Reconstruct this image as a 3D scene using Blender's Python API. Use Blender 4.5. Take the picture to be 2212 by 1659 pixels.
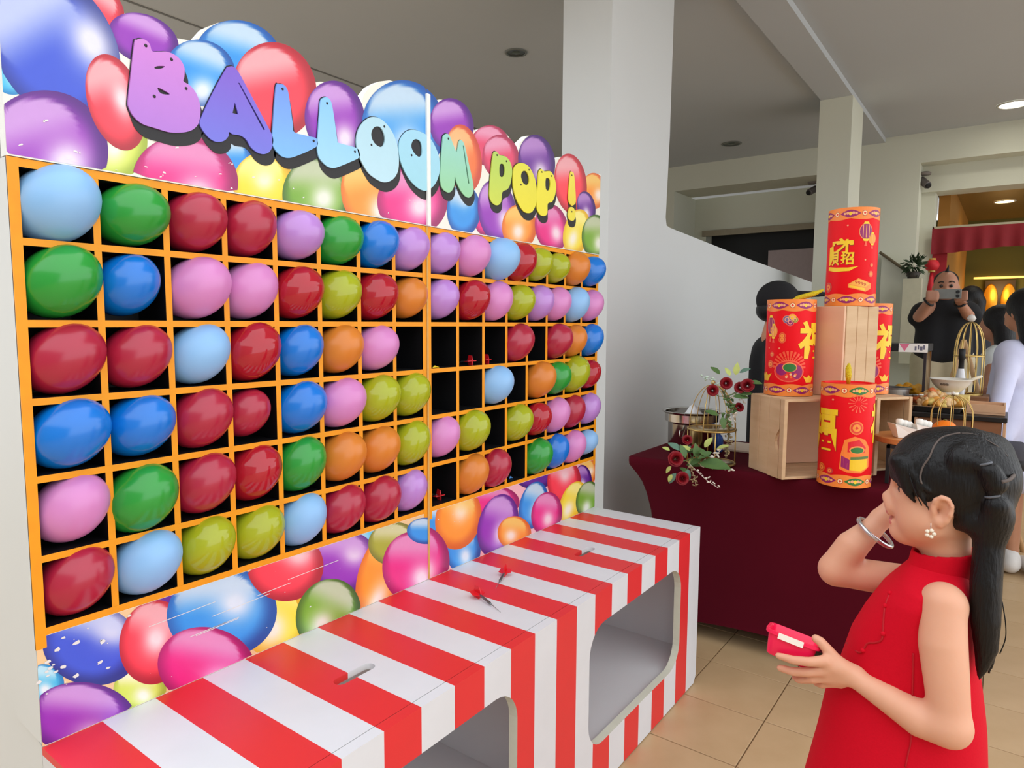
import bpy, bmesh, math, random
import numpy as np
from mathutils import Vector, Matrix, Euler

for _o in list(bpy.data.objects): bpy.data.objects.remove(_o)
SC = bpy.context.scene
COL = SC.collection
random.seed(7)
RND = random.Random(11)
PI = math.pi

# ------------------------------------------------------------------ camera
cam_d = bpy.data.cameras.new('camera')
cam = bpy.data.objects.new('camera', cam_d); COL.objects.link(cam)
cam_d.sensor_fit = 'HORIZONTAL'; cam_d.sensor_width = 36.0
cam_d.lens = 36.0 * 1461.8 / 2212.0
cam_d.clip_start = 0.05; cam_d.clip_end = 200
_yaw, _pit, _rol = 0.936668, -0.0909606, 0.005502
_fw = Vector((math.sin(_yaw)*math.cos(_pit), math.cos(_yaw)*math.cos(_pit), math.sin(_pit)))
_rt = Vector((math.cos(_yaw), -math.sin(_yaw), 0)); _up = _rt.cross(_fw)
_r2 = _rt*math.cos(_rol)+_up*math.sin(_rol); _u2 = _up*math.cos(_rol)-_rt*math.sin(_rol)
cam.matrix_world = Matrix(((_r2.x,_u2.x,-_fw.x,-0.46653),(_r2.y,_u2.y,-_fw.y,-1.35123),(_r2.z,_u2.z,-_fw.z,1.37),(0,0,0,1)))
SC.camera = cam

# ------------------------------------------------------------------ light and exposure
world = bpy.data.worlds.new('overcast_sky'); SC.world = world
world.use_nodes = True
_bg = world.node_tree.nodes['Background']
_bg.inputs[0].default_value = (0.93, 0.965, 1.0, 1); _bg.inputs[1].default_value = 1.7
SC.view_settings.view_transform = 'Standard'; SC.view_settings.look = 'None'
SC.view_settings.exposure = 0.35; SC.view_settings.gamma = 1.0
SC.view_settings.use_curve_mapping = False

def lin(c):
    o = []
    for v in c[:3]:
        v = max(0.0, v/255.0)
        o.append(v/12.92 if v <= .04045 else ((v+.055)/1.055)**2.4)
    return tuple(o)+(1.0,)

# ------------------------------------------------------------------ materials
MATS = {}
def _new(name):
    m = bpy.data.materials.new(name); m.use_nodes = True
    return m, m.node_tree, m.node_tree.nodes['Principled BSDF']
def pmat(name, rgb, rough=.5, metal=0., var=.06, scale=25., bump=0., spec=.5, coat=0., emit=None, es=0., trans=0., ior=1.45, stretch=None, rgb2=None, alpha=1., sss=0., sheen=0.):
    if name in MATS: return MATS[name]
    m, nt, b = _new(name); N, L = nt.nodes, nt.links
    c = lin(rgb)
    b.inputs['Roughness'].default_value = rough; b.inputs['Metallic'].default_value = metal
    b.inputs['Specular IOR Level'].default_value = spec
    b.inputs['Coat Weight'].default_value = coat
    b.inputs['Transmission Weight'].default_value = trans; b.inputs['IOR'].default_value = ior
    b.inputs['Alpha'].default_value = alpha
    b.inputs['Sheen Weight'].default_value = sheen
    if sss:
        b.inputs['Subsurface Weight'].default_value = sss; b.inputs['Subsurface Radius'].default_value = (.012,.005,.003); b.inputs['Subsurface Scale'].default_value = .6
    if emit:
        b.inputs['Emission Color'].default_value = lin(emit); b.inputs['Emission Strength'].default_value = es
    tc = N.new('ShaderNodeTexCoord'); mp = N.new('ShaderNodeMapping'); nz = N.new('ShaderNodeTexNoise')
    L.new(tc.outputs['Object'], mp.inputs[0]); L.new(mp.outputs[0], nz.inputs['Vector'])
    if stretch: mp.inputs['Scale'].default_value = stretch
    nz.inputs['Scale'].default_value = scale; nz.inputs['Detail'].default_value = 4
    mx = N.new('ShaderNodeMix'); mx.data_type = 'RGBA'
    d = lin(rgb2) if rgb2 else tuple(max(0, v*(1-var*2)) for v in c[:3])+(1,)
    e = c if rgb2 else tuple(min(1, v*(1+var*.8)) for v in c[:3])+(1,)
    mx.inputs[6].default_value = d; mx.inputs[7].default_value = e
    L.new(nz.outputs['Fac'], mx.inputs[0]); L.new(mx.outputs[2], b.inputs['Base Color'])
    if bump:
        bp = N.new('ShaderNodeBump'); bp.inputs['Strength'].default_value = bump; bp.inputs['Distance'].default_value = .01
        L.new(nz.outputs['Fac'], bp.inputs['Height']); L.new(bp.outputs[0], b.inputs['Normal'])
    MATS[name] = m
    return m
def vcol_mat(name, rough=.35, spec=.5, var=.05):
    if name in MATS: return MATS[name]
    m, nt, b = _new(name); N, L = nt.nodes, nt.links
    a = N.new('ShaderNodeAttribute'); a.attribute_name = 'Col'
    nz = N.new('ShaderNodeTexNoise'); nz.inputs['Scale'].default_value = 60
    tc = N.new('ShaderNodeTexCoord'); L.new(tc.outputs['Object'], nz.inputs['Vector'])
    mx = N.new('ShaderNodeMix'); mx.data_type = 'RGBA'; mx.blend_type = 'MULTIPLY'; mx.inputs[0].default_value = var
    L.new(a.outputs['Color'], mx.inputs[6]); L.new(nz.outputs['Fac'], mx.inputs[7])
    L.new(mx.outputs[2], b.inputs['Base Color'])
    b.inputs['Roughness'].default_value = rough; b.inputs['Specular IOR Level'].default_value = spec
    MATS[name] = m
    return m

# ------------------------------------------------------------------ mesh helpers
def wloc(o):
    v = Vector((0,0,0))
    while o is not None:
        v += o.location; o = o.parent
    return v
def ob(name, verts, faces, mat, parent=None, smooth=False, midx=None, local=False, cols=None):
    """one mesh object; verts in world coordinates unless local"""
    off = Vector((0,0,0)) if (local or parent is None) else wloc(parent)
    me = bpy.data.meshes.new(name)
    me.from_pydata([(v[0]-off.x, v[1]-off.y, v[2]-off.z) for v in verts], [], [tuple(int(i) for i in f) for f in faces])
    for m in (mat if isinstance(mat, (list, tuple)) else [mat]): me.materials.append(m)
    if midx is not None: me.polygons.foreach_set('material_index', [int(i) for i in midx])
    if smooth: me.polygons.foreach_set('use_smooth', [True]*len(me.polygons))
    if cols is not None:
        at = me.color_attributes.new('Col', 'FLOAT_COLOR', 'POINT')
        at.data.foreach_set('color', np.asarray(cols, dtype=np.float32).ravel())
    me.update()
    o = bpy.data.objects.new(name, me); COL.objects.link(o)
    if parent is not None: o.parent = parent
    return o
def thing(name, label, cat, loc=(0,0,0), group=None, rz=0.):
    o = bpy.data.objects.new(name, None); COL.objects.link(o)
    o.location = loc; o.rotation_euler = (0,0,rz); o.empty_display_size = .05
    return tag(o, label, cat, group)
def tag(o, label, cat, group=None):
    o['label'] = label; o['category'] = cat
    if group: o['group'] = group
    return o
def structure(o, label=None):
    o['kind'] = 'structure'
    if label: o['label'] = label
    return o
class MB:
    """collects simple shapes into one mesh"""
    def __init__(s): s.v = []; s.f = []; s.m = []
    def add(s, vs, fs, mi=0):
        n = len(s.v); s.v += [tuple(v) for v in vs]; s.f += [tuple(i+n for i in f) for f in fs]; s.m += [mi]*len(fs); return s
    def box(s, a, b, mi=0, M=None, front=None):
        x0,y0,z0 = a; x1,y1,z1 = b
        vs = [Vector(p) for p in ((x0,y0,z0),(x1,y0,z0),(x1,y1,z0),(x0,y1,z0),(x0,y0,z1),(x1,y0,z1),(x1,y1,z1),(x0,y1,z1))]
        if M is not None: vs = [M @ v for v in vs]
        s.add(vs, [(0,3,2,1),(4,5,6,7),(0,1,5,4),(1,2,6,5),(2,3,7,6),(3,0,4,7)], mi)
        if front is not None: s.m[-4] = front
        return s
    def bbox(s, a, b, r=.004, mi=0, M=None):
        """box with chamfered edges"""
        bm = bmesh.new(); bmesh.ops.create_cube(bm, size=1)
        c = [(a[i]+b[i])/2 for i in range(3)]; d = [abs(b[i]-a[i]) for i in range(3)]
        for v in bm.verts: v.co = Vector([c[i]+v.co[i]*d[i] for i in range(3)])
        bmesh.ops.bevel(bm, geom=list(bm.edges), offset=r, segments=2, affect='EDGES', profile=.5)
        bm.verts.index_update()
        vs = [v.co.copy() for v in bm.verts]
        if M is not None: vs = [M @ v for v in vs]
        s.add(vs, [tuple(v.index for v in f.verts) for f in bm.faces], mi); bm.free(); return s
    def tube(s, pts, rad, seg=10, mi=0, cap=True, closed=False):
        pts = [Vector(p) for p in pts]; n = len(pts)
        if not hasattr(rad, '__len__'): rad = [rad]*n
        rings = []; ref = None
        for i, p in enumerate(pts):
            if closed: t = pts[(i+1)%n]-pts[i-1]
            else: t = (pts[min(i+1,n-1)]-pts[max(i-1,0)])
            t.normalize()
            if ref is None:
                ref = Vector((0,0,1)) if abs(t.z) < .9 else Vector((1,0,0))
            u = (ref - t*ref.dot(t))
            if u.length < 1e-6: u = t.orthogonal()
            u.normalize(); w = t.cross(u); ref = u
            rings.append([p+(u*math.cos(a)+w*math.sin(a))*rad[i] for a in [2*PI*k/seg for k in range(seg)]])
        vs = [q for r in rings for q in r]; fs = []
        for i in range(n if closed else n-1):
            j = (i+1) % n
            for k in range(seg): fs.append((i*seg+k, i*seg+(k+1)%seg, j*seg+(k+1)%seg, j*seg+k))
        if cap and not closed: fs += [tuple(range(seg))[::-1], tuple((n-1)*seg+k for k in range(seg))]
        return s.add(vs, fs, mi)
    def lathe(s, prof, c=(0,0,0), seg=32, mi=0, M=None, caps=True):
        """prof: list of (radius, z)"""
        vs = []; fs = []; n = len(prof)
        for r, z in prof:
            for k in range(seg):
                a = 2*PI*k/seg; v = Vector((r*math.cos(a), r*math.sin(a), z))
                vs.append((M @ v) if M is not None else Vector((c[0]+v.x, c[1]+v.y, c[2]+v.z)))
        for i in range(n-1):
            for k in range(seg): fs.append((i*seg+k, i*seg+(k+1)%seg, (i+1)*seg+(k+1)%seg, (i+1)*seg+k))
        if caps:
            if prof[0][0] > 1e-5: fs.append(tuple(range(seg))[::-1])
            if prof[-1][0] > 1e-5: fs.append(tuple((n-1)*seg+k for k in range(seg)))
        return s.add(vs, fs, mi)
    def build(s, name, mat, parent=None, smooth=False, local=False):
        return ob(name, s.v, s.f, mat, parent, smooth, s.m if isinstance(mat,(list,tuple)) else None, local)
def smooth_angle(o, deg=35):
    for p in o.data.polygons: p.use_smooth = True
    bm = bmesh.new(); bm.from_mesh(o.data); a = math.radians(deg)
    for e in bm.edges:
        if len(e.link_faces) == 2 and e.calc_face_angle(0) > a: e.smooth = False
    bm.to_mesh(o.data); bm.free(); return o
def crom(pts, n=6, closed=True):
    """Catmull-Rom through a 2-D or 3-D point list"""
    P = [np.array(p, float) for p in pts]; out = []; m = len(P)
    for i in range(m if closed else m-1):
        p0 = P[i-1] if (closed or i > 0) else P[0]; p1 = P[i]; p2 = P[(i+1)%m]
        p3 = P[(i+2)%m] if (closed or i+2 < m) else P[-1]
        for k in range(n):
            t = k/n
            out.append(.5*((2*p1)+(-p0+p2)*t+(2*p0-5*p1+4*p2-p3)*t*t+(-p0+3*p1-3*p2+p3)*t**3))
    if not closed: out.append(P[-1])
    return [tuple(float(v) for v in q) for q in out]
def rrect(x0, z0, x1, z1, r, n=6):
    o = []
    for cx, cz, a0 in ((x1-r,z0+r,-90),(x1-r,z1-r,0),(x0+r,z1-r,90),(x0+r,z0+r,180)):
        for k in range(n+1):
            a = math.radians(a0+90*k/n); o.append((cx+r*math.cos(a), cz+r*math.sin(a)))
    return o
def plate(outline, holes, f3, t3, bevel=0):
    """flat plate with holes: 2-D loops, f3 maps (a,b)->3-D front point, t3 = thickness vector"""
    bm = bmesh.new()
    for lp in [outline]+list(holes):
        vs = [bm.verts.new(f3(*p)) for p in lp]
        for i in range(len(vs)): bm.edges.new((vs[i], vs[(i+1)%len(vs)]))
    bmesh.ops.triangle_fill(bm, use_beauty=True, use_dissolve=False, edges=list(bm.edges))
    bm.verts.index_update()
    fr = [v.co.copy() for v in bm.verts]; n = len(fr); T = Vector(t3)
    F = []
    bn = Vector((0,0,0))
    for f in bm.faces:
        f.normal_update()
        idx = [v.index for v in f.verts]
        if f.normal.dot(T) > 0: idx = idx[::-1]
        F.append(tuple(idx))
    back = [tuple(i+n for i in f[::-1]) for f in F]
    sides = []; k = 0
    for lp in [outline]+list(holes):
        m = len(lp)
        for i in range(m): sides.append((k+i, k+(i+1)%m, n+k+(i+1)%m, n+k+i))
        k += m
    bm.free()
    me = bmesh.new(); V = [me.verts.new(v) for v in fr+[v+T for v in fr]]
    mi = []
    for f in F+back+sides:
        try: me.faces.new([V[i] for i in f])
        except ValueError: pass
    bmesh.ops.recalc_face_normals(me, faces=list(me.faces))
    me.verts.index_update()
    vs = [v.co.copy() for v in me.verts]; fs = [tuple(v.index for v in f.verts) for f in me.faces]
    me.free()
    return vs, fs, len(F)
def copy_tree(o, parent=None):
    c = o.copy(); COL.objects.link(c)
    if parent is not None: c.parent = parent
    for ch in list(o.children): copy_tree(ch, c)
    return c

# ------------------------------------------------------------------ implicit surfaces (bodies, cloth, food)
class Field:
    def __init__(s, lo, hi, h):
        s.lo = np.array(lo, np.float32); s.h = h
        s.n = np.ceil((np.array(hi)-np.array(lo))/h).astype(int)+1
        s.d = np.full(s.n, 1.0, np.float32)
    def _sub(s, lo, hi):
        a = np.clip(np.floor((np.array(lo)-s.lo)/s.h).astype(int), 0, s.n); b = np.clip(np.ceil((np.array(hi)-s.lo)/s.h).astype(int)+1, 0, s.n)
        if np.any(b <= a): return None
        g = [s.lo[i]+s.h*np.arange(a[i], b[i], dtype=np.float32) for i in range(3)]
        return tuple(slice(a[i], b[i]) for i in range(3)), g[0][:,None,None], g[1][None,:,None], g[2][None,None,:]
    def _put(s, sl, d, k, op):
        D = s.d[sl]
        if op == 'add':
            if k > 0:
                e = np.maximum(k-np.abs(D-d), 0)/k; s.d[sl] = np.minimum(D, d)-e*e*k*.25
            else: s.d[sl] = np.minimum(D, d)
        else:
            d = -d
            if k > 0:
                e = np.maximum(k-np.abs(D-d), 0)/k; s.d[sl] = np.maximum(D, d)+e*e*k*.25
            else: s.d[sl] = np.maximum(D, d)
    def cap(s, a, b, ra, rb, k=.01, op='add'):
        a = np.array(a, float); b = np.array(b, float); m = max(ra, rb)+k+s.h*3
        r = s._sub(np.minimum(a,b)-m, np.maximum(a,b)+m)
        if r is None: return s
        sl, X, Y, Z = r; ab = b-a; L2 = max(ab@ab, 1e-12)
        t = np.clip(((X-a[0])*ab[0]+(Y-a[1])*ab[1]+(Z-a[2])*ab[2])/L2, 0, 1)
        d = np.sqrt((X-a[0]-t*ab[0])**2+(Y-a[1]-t*ab[1])**2+(Z-a[2]-t*ab[2])**2)-(ra+(rb-ra)*t)
        s._put(sl, d.astype(np.float32), k, op); return s
    def chain(s, pts, k=.01, op='add'):
        """pts: (x,y,z,r)"""
        R = max(p[3] for p in pts)+k+s.h*3; A = np.array([p[:3] for p in pts], float)
        r = s._sub(A.min(0)-R, A.max(0)+R)
        if r is None: return s
        sl, X, Y, Z = r; d = None
        for p, q in zip(pts[:-1], pts[1:]):
            a = np.array(p[:3], float); ab = np.array(q[:3], float)-a; L2 = max(ab@ab, 1e-12)
            t = np.clip(((X-a[0])*ab[0]+(Y-a[1])*ab[1]+(Z-a[2])*ab[2])/L2, 0, 1)
            e = np.sqrt((X-a[0]-t*ab[0])**2+(Y-a[1]-t*ab[1])**2+(Z-a[2]-t*ab[2])**2)-(p[3]+(q[3]-p[3])*t)
            d = e if d is None else np.minimum(d, e)
        s._put(sl, d.astype(np.float32), k, op); return s
    def ell(s, c, rad, M=None, k=.01, op='add'):
        """ellipsoid; M = 3x3 whose columns are its axes"""
        c = np.array(c, float); rad = np.array(rad, float); m = rad.max()+k+s.h*3
        r = s._sub(c-m, c+m)
        if r is None: return s
        sl, X, Y, Z = r; X = X-c[0]; Y = Y-c[1]; Z = Z-c[2]
        M = np.eye(3) if M is None else np.array(M, float)
        q = [(X*M[0,i]+Y*M[1,i]+Z*M[2,i])/rad[i] for i in range(3)]
        l = np.sqrt(q[0]**2+q[1]**2+q[2]**2)
        g = np.sqrt((q[0]/rad[0])**2+(q[1]/rad[1])**2+(q[2]/rad[2])**2)
        d = l*(l-1)/np.maximum(g, 1e-6)
        s._put(sl, d.astype(np.float32), k, op); return s
    def fn(s, lo, hi, f, k=.01, op='add'):
        r = s._sub(lo, hi)
        if r is None: return s
        sl, X, Y, Z = r
        s._put(sl, np.broadcast_to(f(X, Y, Z), s.d[sl].shape).astype(np.float32), k, op); return s
    def mesh(s):
        d = s.d; d[0]=d[-1]=1; d[:,0]=d[:,-1]=1; d[:,:,0]=d[:,:,-1]=1
        ins = d < 0; nx, ny, nz = d.shape
        cnt = np.zeros((nx-1,ny-1,nz-1), np.int8)
        for i in (0,1):
            for j in (0,1):
                for k in (0,1): cnt += ins[i:nx-1+i, j:ny-1+j, k:nz-1+k]
        act = (cnt > 0) & (cnt < 8); ijk = np.argwhere(act)
        idx = np.full(act.shape, -1, np.int32); idx[act] = np.arange(len(ijk))
        acc = np.zeros((len(ijk),3)); num = np.zeros(len(ijk))
        cr = [(i,j,k) for i in (0,1) for j in (0,1) for k in (0,1)]
        val = {c: d[ijk[:,0]+c[0], ijk[:,1]+c[1], ijk[:,2]+c[2]] for c in cr}
        for c in cr:
            for ax in range(3):
                if c[ax] == 0:
                    e = list(c); e[ax] = 1; e = tuple(e); a, b = val[c], val[e]
                    m = (a < 0) != (b < 0); t = np.where(m, a/np.where(m, a-b, 1), 0)
                    p = np.array(c, float)[None,:].repeat(len(ijk), 0); p[:,ax] += t
                    acc[m] += p[m]; num[m] += 1
        V = s.lo+(ijk+acc/num[:,None])*s.h
        F = []
        for ax in range(3):
            o1, o2 = [(1,2),(2,0),(0,1)][ax]
            sl0 = [slice(1,-1)]*3; sl1 = [slice(1,-1)]*3
            sl0[ax] = slice(0,-1); sl1[ax] = slice(1,None)
            a = ins[tuple(sl0)]; b = ins[tuple(sl1)]; w = np.argwhere(a != b)
            if not len(w): continue
            fl = a[tuple(w.T)]
            base = w.copy()
            for o in (o1,o2): base[:,o] += 1
            q = []
            for u, v in ((-1,-1),(0,-1),(0,0),(-1,0)):
                t = base.copy(); t[:,o1] += u; t[:,o2] += v; q.append(idx[tuple(t.T)])
            q = np.stack(q, 1); q[~fl] = q[~fl][:, ::-1]
            F.append(q)
        return V, np.concatenate(F)
def sdf_ob(name, fld, mat, parent=None, relax=1, midx=None):
    V, F = fld.mesh()
    for _ in range(relax):
        acc = np.zeros_like(V); cnt = np.zeros(len(V))
        for i in range(4):
            for j in (i-1, (i+1) % 4):
                np.add.at(acc, F[:,i], V[F[:,j]]); np.add.at(cnt, F[:,i], 1)
        V = .5*V+.5*acc/np.maximum(cnt, 1)[:,None]
    mi = midx(V[F].mean(1)) if midx is not None else None
    return fast_ob(name, V, F, mat, parent, mi)
def fast_ob(name, V, F, mat, parent=None, mi=None):
    off = np.array(wloc(parent)) if parent is not None else np.zeros(3)
    me = bpy.data.meshes.new(name)
    nv, nf = len(V), len(F)
    me.vertices.add(nv); me.vertices.foreach_set('co', (V-off).astype(np.float32).ravel())
    me.loops.add(nf*4); me.loops.foreach_set('vertex_index', F.astype(np.int32).ravel())
    me.polygons.add(nf); me.polygons.foreach_set('loop_start', np.arange(0, nf*4, 4, dtype=np.int32)); me.polygons.foreach_set('loop_total', np.full(nf, 4, np.int32))
    for m in (mat if isinstance(mat, (list,tuple)) else [mat]): me.materials.append(m)
    if mi is not None: me.polygons.foreach_set('material_index', mi.astype(np.int32))
    me.polygons.foreach_set('use_smooth', np.ones(nf, bool))
    me.update(calc_edges=True); me.validate()
    o = bpy.data.objects.new(name, me); COL.objects.link(o)
    if parent is not None: o.parent = parent
    return o

# ================================================================== the setting
M_white = pmat('white_paint', (232,233,231), .6, var=.02, scale=3)
M_wall = pmat('wall_paint', (208,211,211), .7, var=.02, scale=2.5, bump=.02)
M_ceil = pmat('ceiling_paint', (186,191,194), .85, var=.015, scale=2)
M_warmwall = pmat('hall_wall_paint', (205,206,190), .75, var=.02, scale=2)
M_dark = pmat('dark_opening', (22,24,28), .6, var=.05)
M_black = pmat('black_paint', (17,17,20), .55, var=.1)
M_grey = pmat('grey_panel', (150,140,138), .6, var=.03)

def floor_mat():
    m, nt, b = _new('floor_tiles_far'); N, L = nt.nodes, nt.links
    tc = N.new('ShaderNodeTexCoord'); sp = N.new('ShaderNodeSeparateXYZ'); L.new(tc.outputs['Object'], sp.inputs[0])
    outs = []
    for ax, o in (('X', 2.148), ('Y', -.44)):
        a = N.new('ShaderNodeMath'); a.operation = 'SUBTRACT'; a.inputs[1].default_value = o; L.new(sp.outputs[ax], a.inputs[0])
        d = N.new('ShaderNodeMath'); d.operation = 'DIVIDE'; d.inputs[1].default_value = .3; L.new(a.outputs[0], d.inputs[0])
        p = N.new('ShaderNodeMath'); p.operation = 'PINGPONG'; p.inputs[1].default_value = .5; L.new(d.outputs[0], p.inputs[0])
        g = N.new('ShaderNodeMath'); g.operation = 'GREATER_THAN'; g.inputs[1].default_value = .0075; L.new(p.outputs[0], g.inputs[0]); outs.append(g)
    mu = N.new('ShaderNodeMath'); mu.operation = 'MULTIPLY'; L.new(outs[0].outputs[0], mu.inputs[0]); L.new(outs[1].outputs[0], mu.inputs[1])
    nz = N.new('ShaderNodeTexNoise'); nz.inputs['Scale'].default_value = 6; nz.inputs['Detail'].default_value = 5; L.new(tc.outputs['Object'], nz.inputs['Vector'])
    t = N.new('ShaderNodeMix'); t.data_type = 'RGBA'; t.inputs[6].default_value = lin((176,146,108)); t.inputs[7].default_value = lin((204,175,136)); L.new(nz.outputs['Fac'], t.inputs[0])
    x = N.new('ShaderNodeMix'); x.data_type = 'RGBA'; x.inputs[6].default_value = lin((128,100,70)); L.new(mu.outputs[0], x.inputs[0]); L.new(t.outputs[2], x.inputs[7])
    L.new(x.outputs[2], b.inputs['Base Color']); b.inputs['Roughness'].default_value = .45
    return m
M_floorfar = floor_mat()
M_tile = pmat('beige_floor_tile', (205,174,134), .38, scale=7, rgb2=(180,148,108), bump=.02)
floor = structure(ob('floor', [(-5,-7,-.004),(13,-7,-.004),(13,6,-.004),(-5,6,-.004)], [(0,1,2,3)], M_floorfar), 'beige ceramic tiled floor')
def tile_mesh():
    mb = MB(); h = .3/2-.0022; r = .001
    prof = [(h, -.004), (h, -r), (h-r, 0)]
    vs = []; 
    for a, z in prof: vs += [(-a,-a,z),(a,-a,z),(a,a,z),(-a,a,z)]
    fs = [(8,9,10,11)]
    for k in range(2):
        for i in range(4): fs.append((k*4+i, k*4+(i+1)%4, k*4+4+(i+1)%4, k*4+4+i))
    mb.add(vs, fs); return mb
_t0 = tile_mesh().build('floor_tile', M_tile, floor, local=True)
_first = True
for i in range(-4, 11):
    for j in range(-6, 3):
        x = 2.148+.3*i+.15; y = -.44+.3*j-.15
        if y > -.46 and x < 1.95: continue
        o = _t0 if _first else _t0.copy()
        if not _first: COL.objects.link(o)
        _first = False
        o.location = (x, y, 0)
# ceiling (begins over the stall; the camera side is open to the sky)
H = 3.2
ceiling = structure(ob('ceiling', *(lambda m: (m.v, m.f))(MB().box((1.25,-2.7,H),(13,6,H+.25))), M_ceil), 'grey-white flat ceiling')
structure(MB().box((1.2,2.845,H-.004),(5.5,2.862,H+.01)).build('trim_1', pmat('joint_shadow', (120,121,119), .8)), 'thin dark joint line across the ceiling')
structure(MB().box((1.26,-.24,H-.045),(7.3,-.012,H+.01)).build('trim_2', M_ceil), 'shallow ceiling beam above the far column')
# near pillar with half-height ramp wall running off it
prof = [(3.1584,1.9601),(3.1737,1.9184),(3.2193,1.9108),(4.4789,1.8538),(6.7728,1.7715)]
pts = [(2.49,0),(2.49,H),(3.2,H)]+[(3.186,2.4)]+prof+[(7.24,prof[-1][1]-.02),(7.24,0)]
vs, fs, _ = plate(pts, [], lambda a,b: Vector((a,.25,b)), (0,.27,0))
structure(ob('wall_ramp', vs, fs, M_wall), 'white pillar and low sloping ramp wall behind the red-draped table')
# far wall: lintel beam across, openings below
structure(MB().box((7.24,-6,2.92),(7.75,4,H)).build('wall_lintel', M_warmwall), 'lintel beam of the far wall')
structure(MB().box((7.24,-.45,0),(7.45,.0,2.92)).build('wall_back', M_warmwall), 'pale wall left of the hall entrance')
structure(MB().box((7.24,1.95,0),(7.9,4,2.92)).build('wall_back_end', M_warmwall), 'pale end wall beside the dark opening')
mb = MB(); mb.box((7.9,-.2,2.49),(8.1,4,2.92)); mb.box((7.9,1.80,0),(8.1,4,2.49)); mb.box((7.9,-.2,0),(8.1,.2,2.49))
structure(mb.build('wall_recess', M_warmwall), 'recessed wall around the dark opening')
structure(MB().box((8.1,.1,0),(8.12,1.9,2.6)).build('window_1', M_dark), 'dark unlit opening in the recessed wall')
structure(MB().box((7.87,.2,2.45),(7.9,1.84,2.52)).build('trim_3', pmat('tan_frame',(150,140,120),.6)), 'tan frame along the top of the dark opening')
structure(MB().box((8.0,.35,0),(8.03,1.06,2.245)).build('door_1', pmat('mauve_panel',(168,152,152),.6)), 'mauve grey panel inside the dark opening')
# unseen walls added to block sky light from behind the board and the camera
structure(MB().box((1.25,5.9,0),(13,6,H)).build('wall_blocker_left', M_wall), 'unseen white wall far behind the dart board, added to block side light')
structure(MB().box((-5.2,-9,0),(-5,8,3.8)).build('wall_blocker_opposite', pmat('blocker_grey',(150,150,146),.8)), 'unseen grey wall behind the camera, added to block the low sky')
# second column
structure(MB().box((5.52,-.245,0),(5.98,-.005,H-.045)).build('wall_column', M_warmwall), 'square pale column beneath the ceiling beam')
# low stair wall by the entrance
vs, fs, _ = plate([(-.28,0),(-.28,2.068),(-.60,1.80),(-.60,0)], [], lambda a,b: Vector((7.12,a,b)), (.1,0,0))
stw = structure(ob('wall_stair', vs, fs, M_warmwall), 'low wall with sloping capped top left of the entrance')
ob('handrail', *(lambda m:(m.v,m.f))(MB().tube([(7.1,-.262,2.075),(7.1,-.615,1.79)],.014,8)), pmat('bronze_rail',(96,84,62),.4,.3), stw)
# entrance: jambs, frames, transom rail
mb = MB(); mb.box((7.24,-.55,0),(7.75,-.45,2.92)); mb.box((7.5,-.67,0),(7.75,-.55,2.92)); mb.box((7.45,-6,2.67),(7.75,-.55,2.92))
structure(mb.build('door_2', M_warmwall), 'stepped cream frame around the hall entrance')
structure(MB().box((7.5,-5,2.305),(7.56,-.66,2.335)).build('trim_4', pmat('cream_rail',(190,180,150),.5)), 'cream transom rail above the red valance')
# interior hall
M_olive = pmat('olive_wall', (96,94,38), .7, var=.06, scale=1.2)
M_orange = pmat('ochre_wall', (160,108,38), .6, var=.05, scale=2)
structure(MB().box((11.0,-6,0),(11.1,.4,2.85)).build('wall_hall_back', M_olive), 'olive green back wall inside the hall')
structure(MB().box((7.76,-.78,0),(11.0,-.68,2.85)).build('wall_hall_side', M_orange), 'ochre side wall inside the hall')
structure(MB().box((7.76,-6,2.8),(11.1,-.6,2.9)).build('ceiling_hall', pmat('hall_ceiling',(128,100,50),.35,var=.08,scale=2,stretch=(1,6,1))), 'warm yellow-brown ceiling inside the hall')

# downlights
def downlight(x, y, z, r, lit, label, col=(255,244,222), watt=30, es=14):
    t = thing('ceiling_downlight', label, 'downlight', (x,y,z), 'recessed ceiling downlights')
    MB().lathe([(r*.82,-.001),(r*.84,-.008),(r,-.006),(r*1.02,0)], seg=28, caps=False).build('trim_ring', pmat('downlight_ring_lit',(205,205,198),.4) if lit else pmat('downlight_ring',(112,116,112),.4), t, True, local=True)
    if lit:
        MB().lathe([(0,-.003),(r*.84,-.003)], seg=28, caps=False).build('lamp', pmat('lamp_glow_%d'%int(es*10),col,.5,emit=col,es=es), t, local=True)
        ld = bpy.data.lights.new('downlight_lamp','SPOT'); ld.energy = watt; ld.color = lin(col)[:3]; ld.spot_size = math.radians(150); ld.spot_blend = .8; ld.shadow_soft_size = r
        lo = bpy.data.objects.new('bulb', ld); COL.objects.link(lo); lo.parent = t; lo.location = (0,0,-.03)
    else:
        MB().lathe([(0,-.0015),(r*.5,-.0015),(r*.84,-.003)], seg=28, caps=False).build('reflector', pmat('unlit_reflector',(58,66,62),.25,.4), t, True, local=True)
        MB().lathe([(0,-.006),(r*.3,-.005),(r*.4,-.0016)], seg=20, caps=False).build('lamp', pmat('unlit_lamp',(74,84,78),.3), t, True, local=True)

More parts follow.
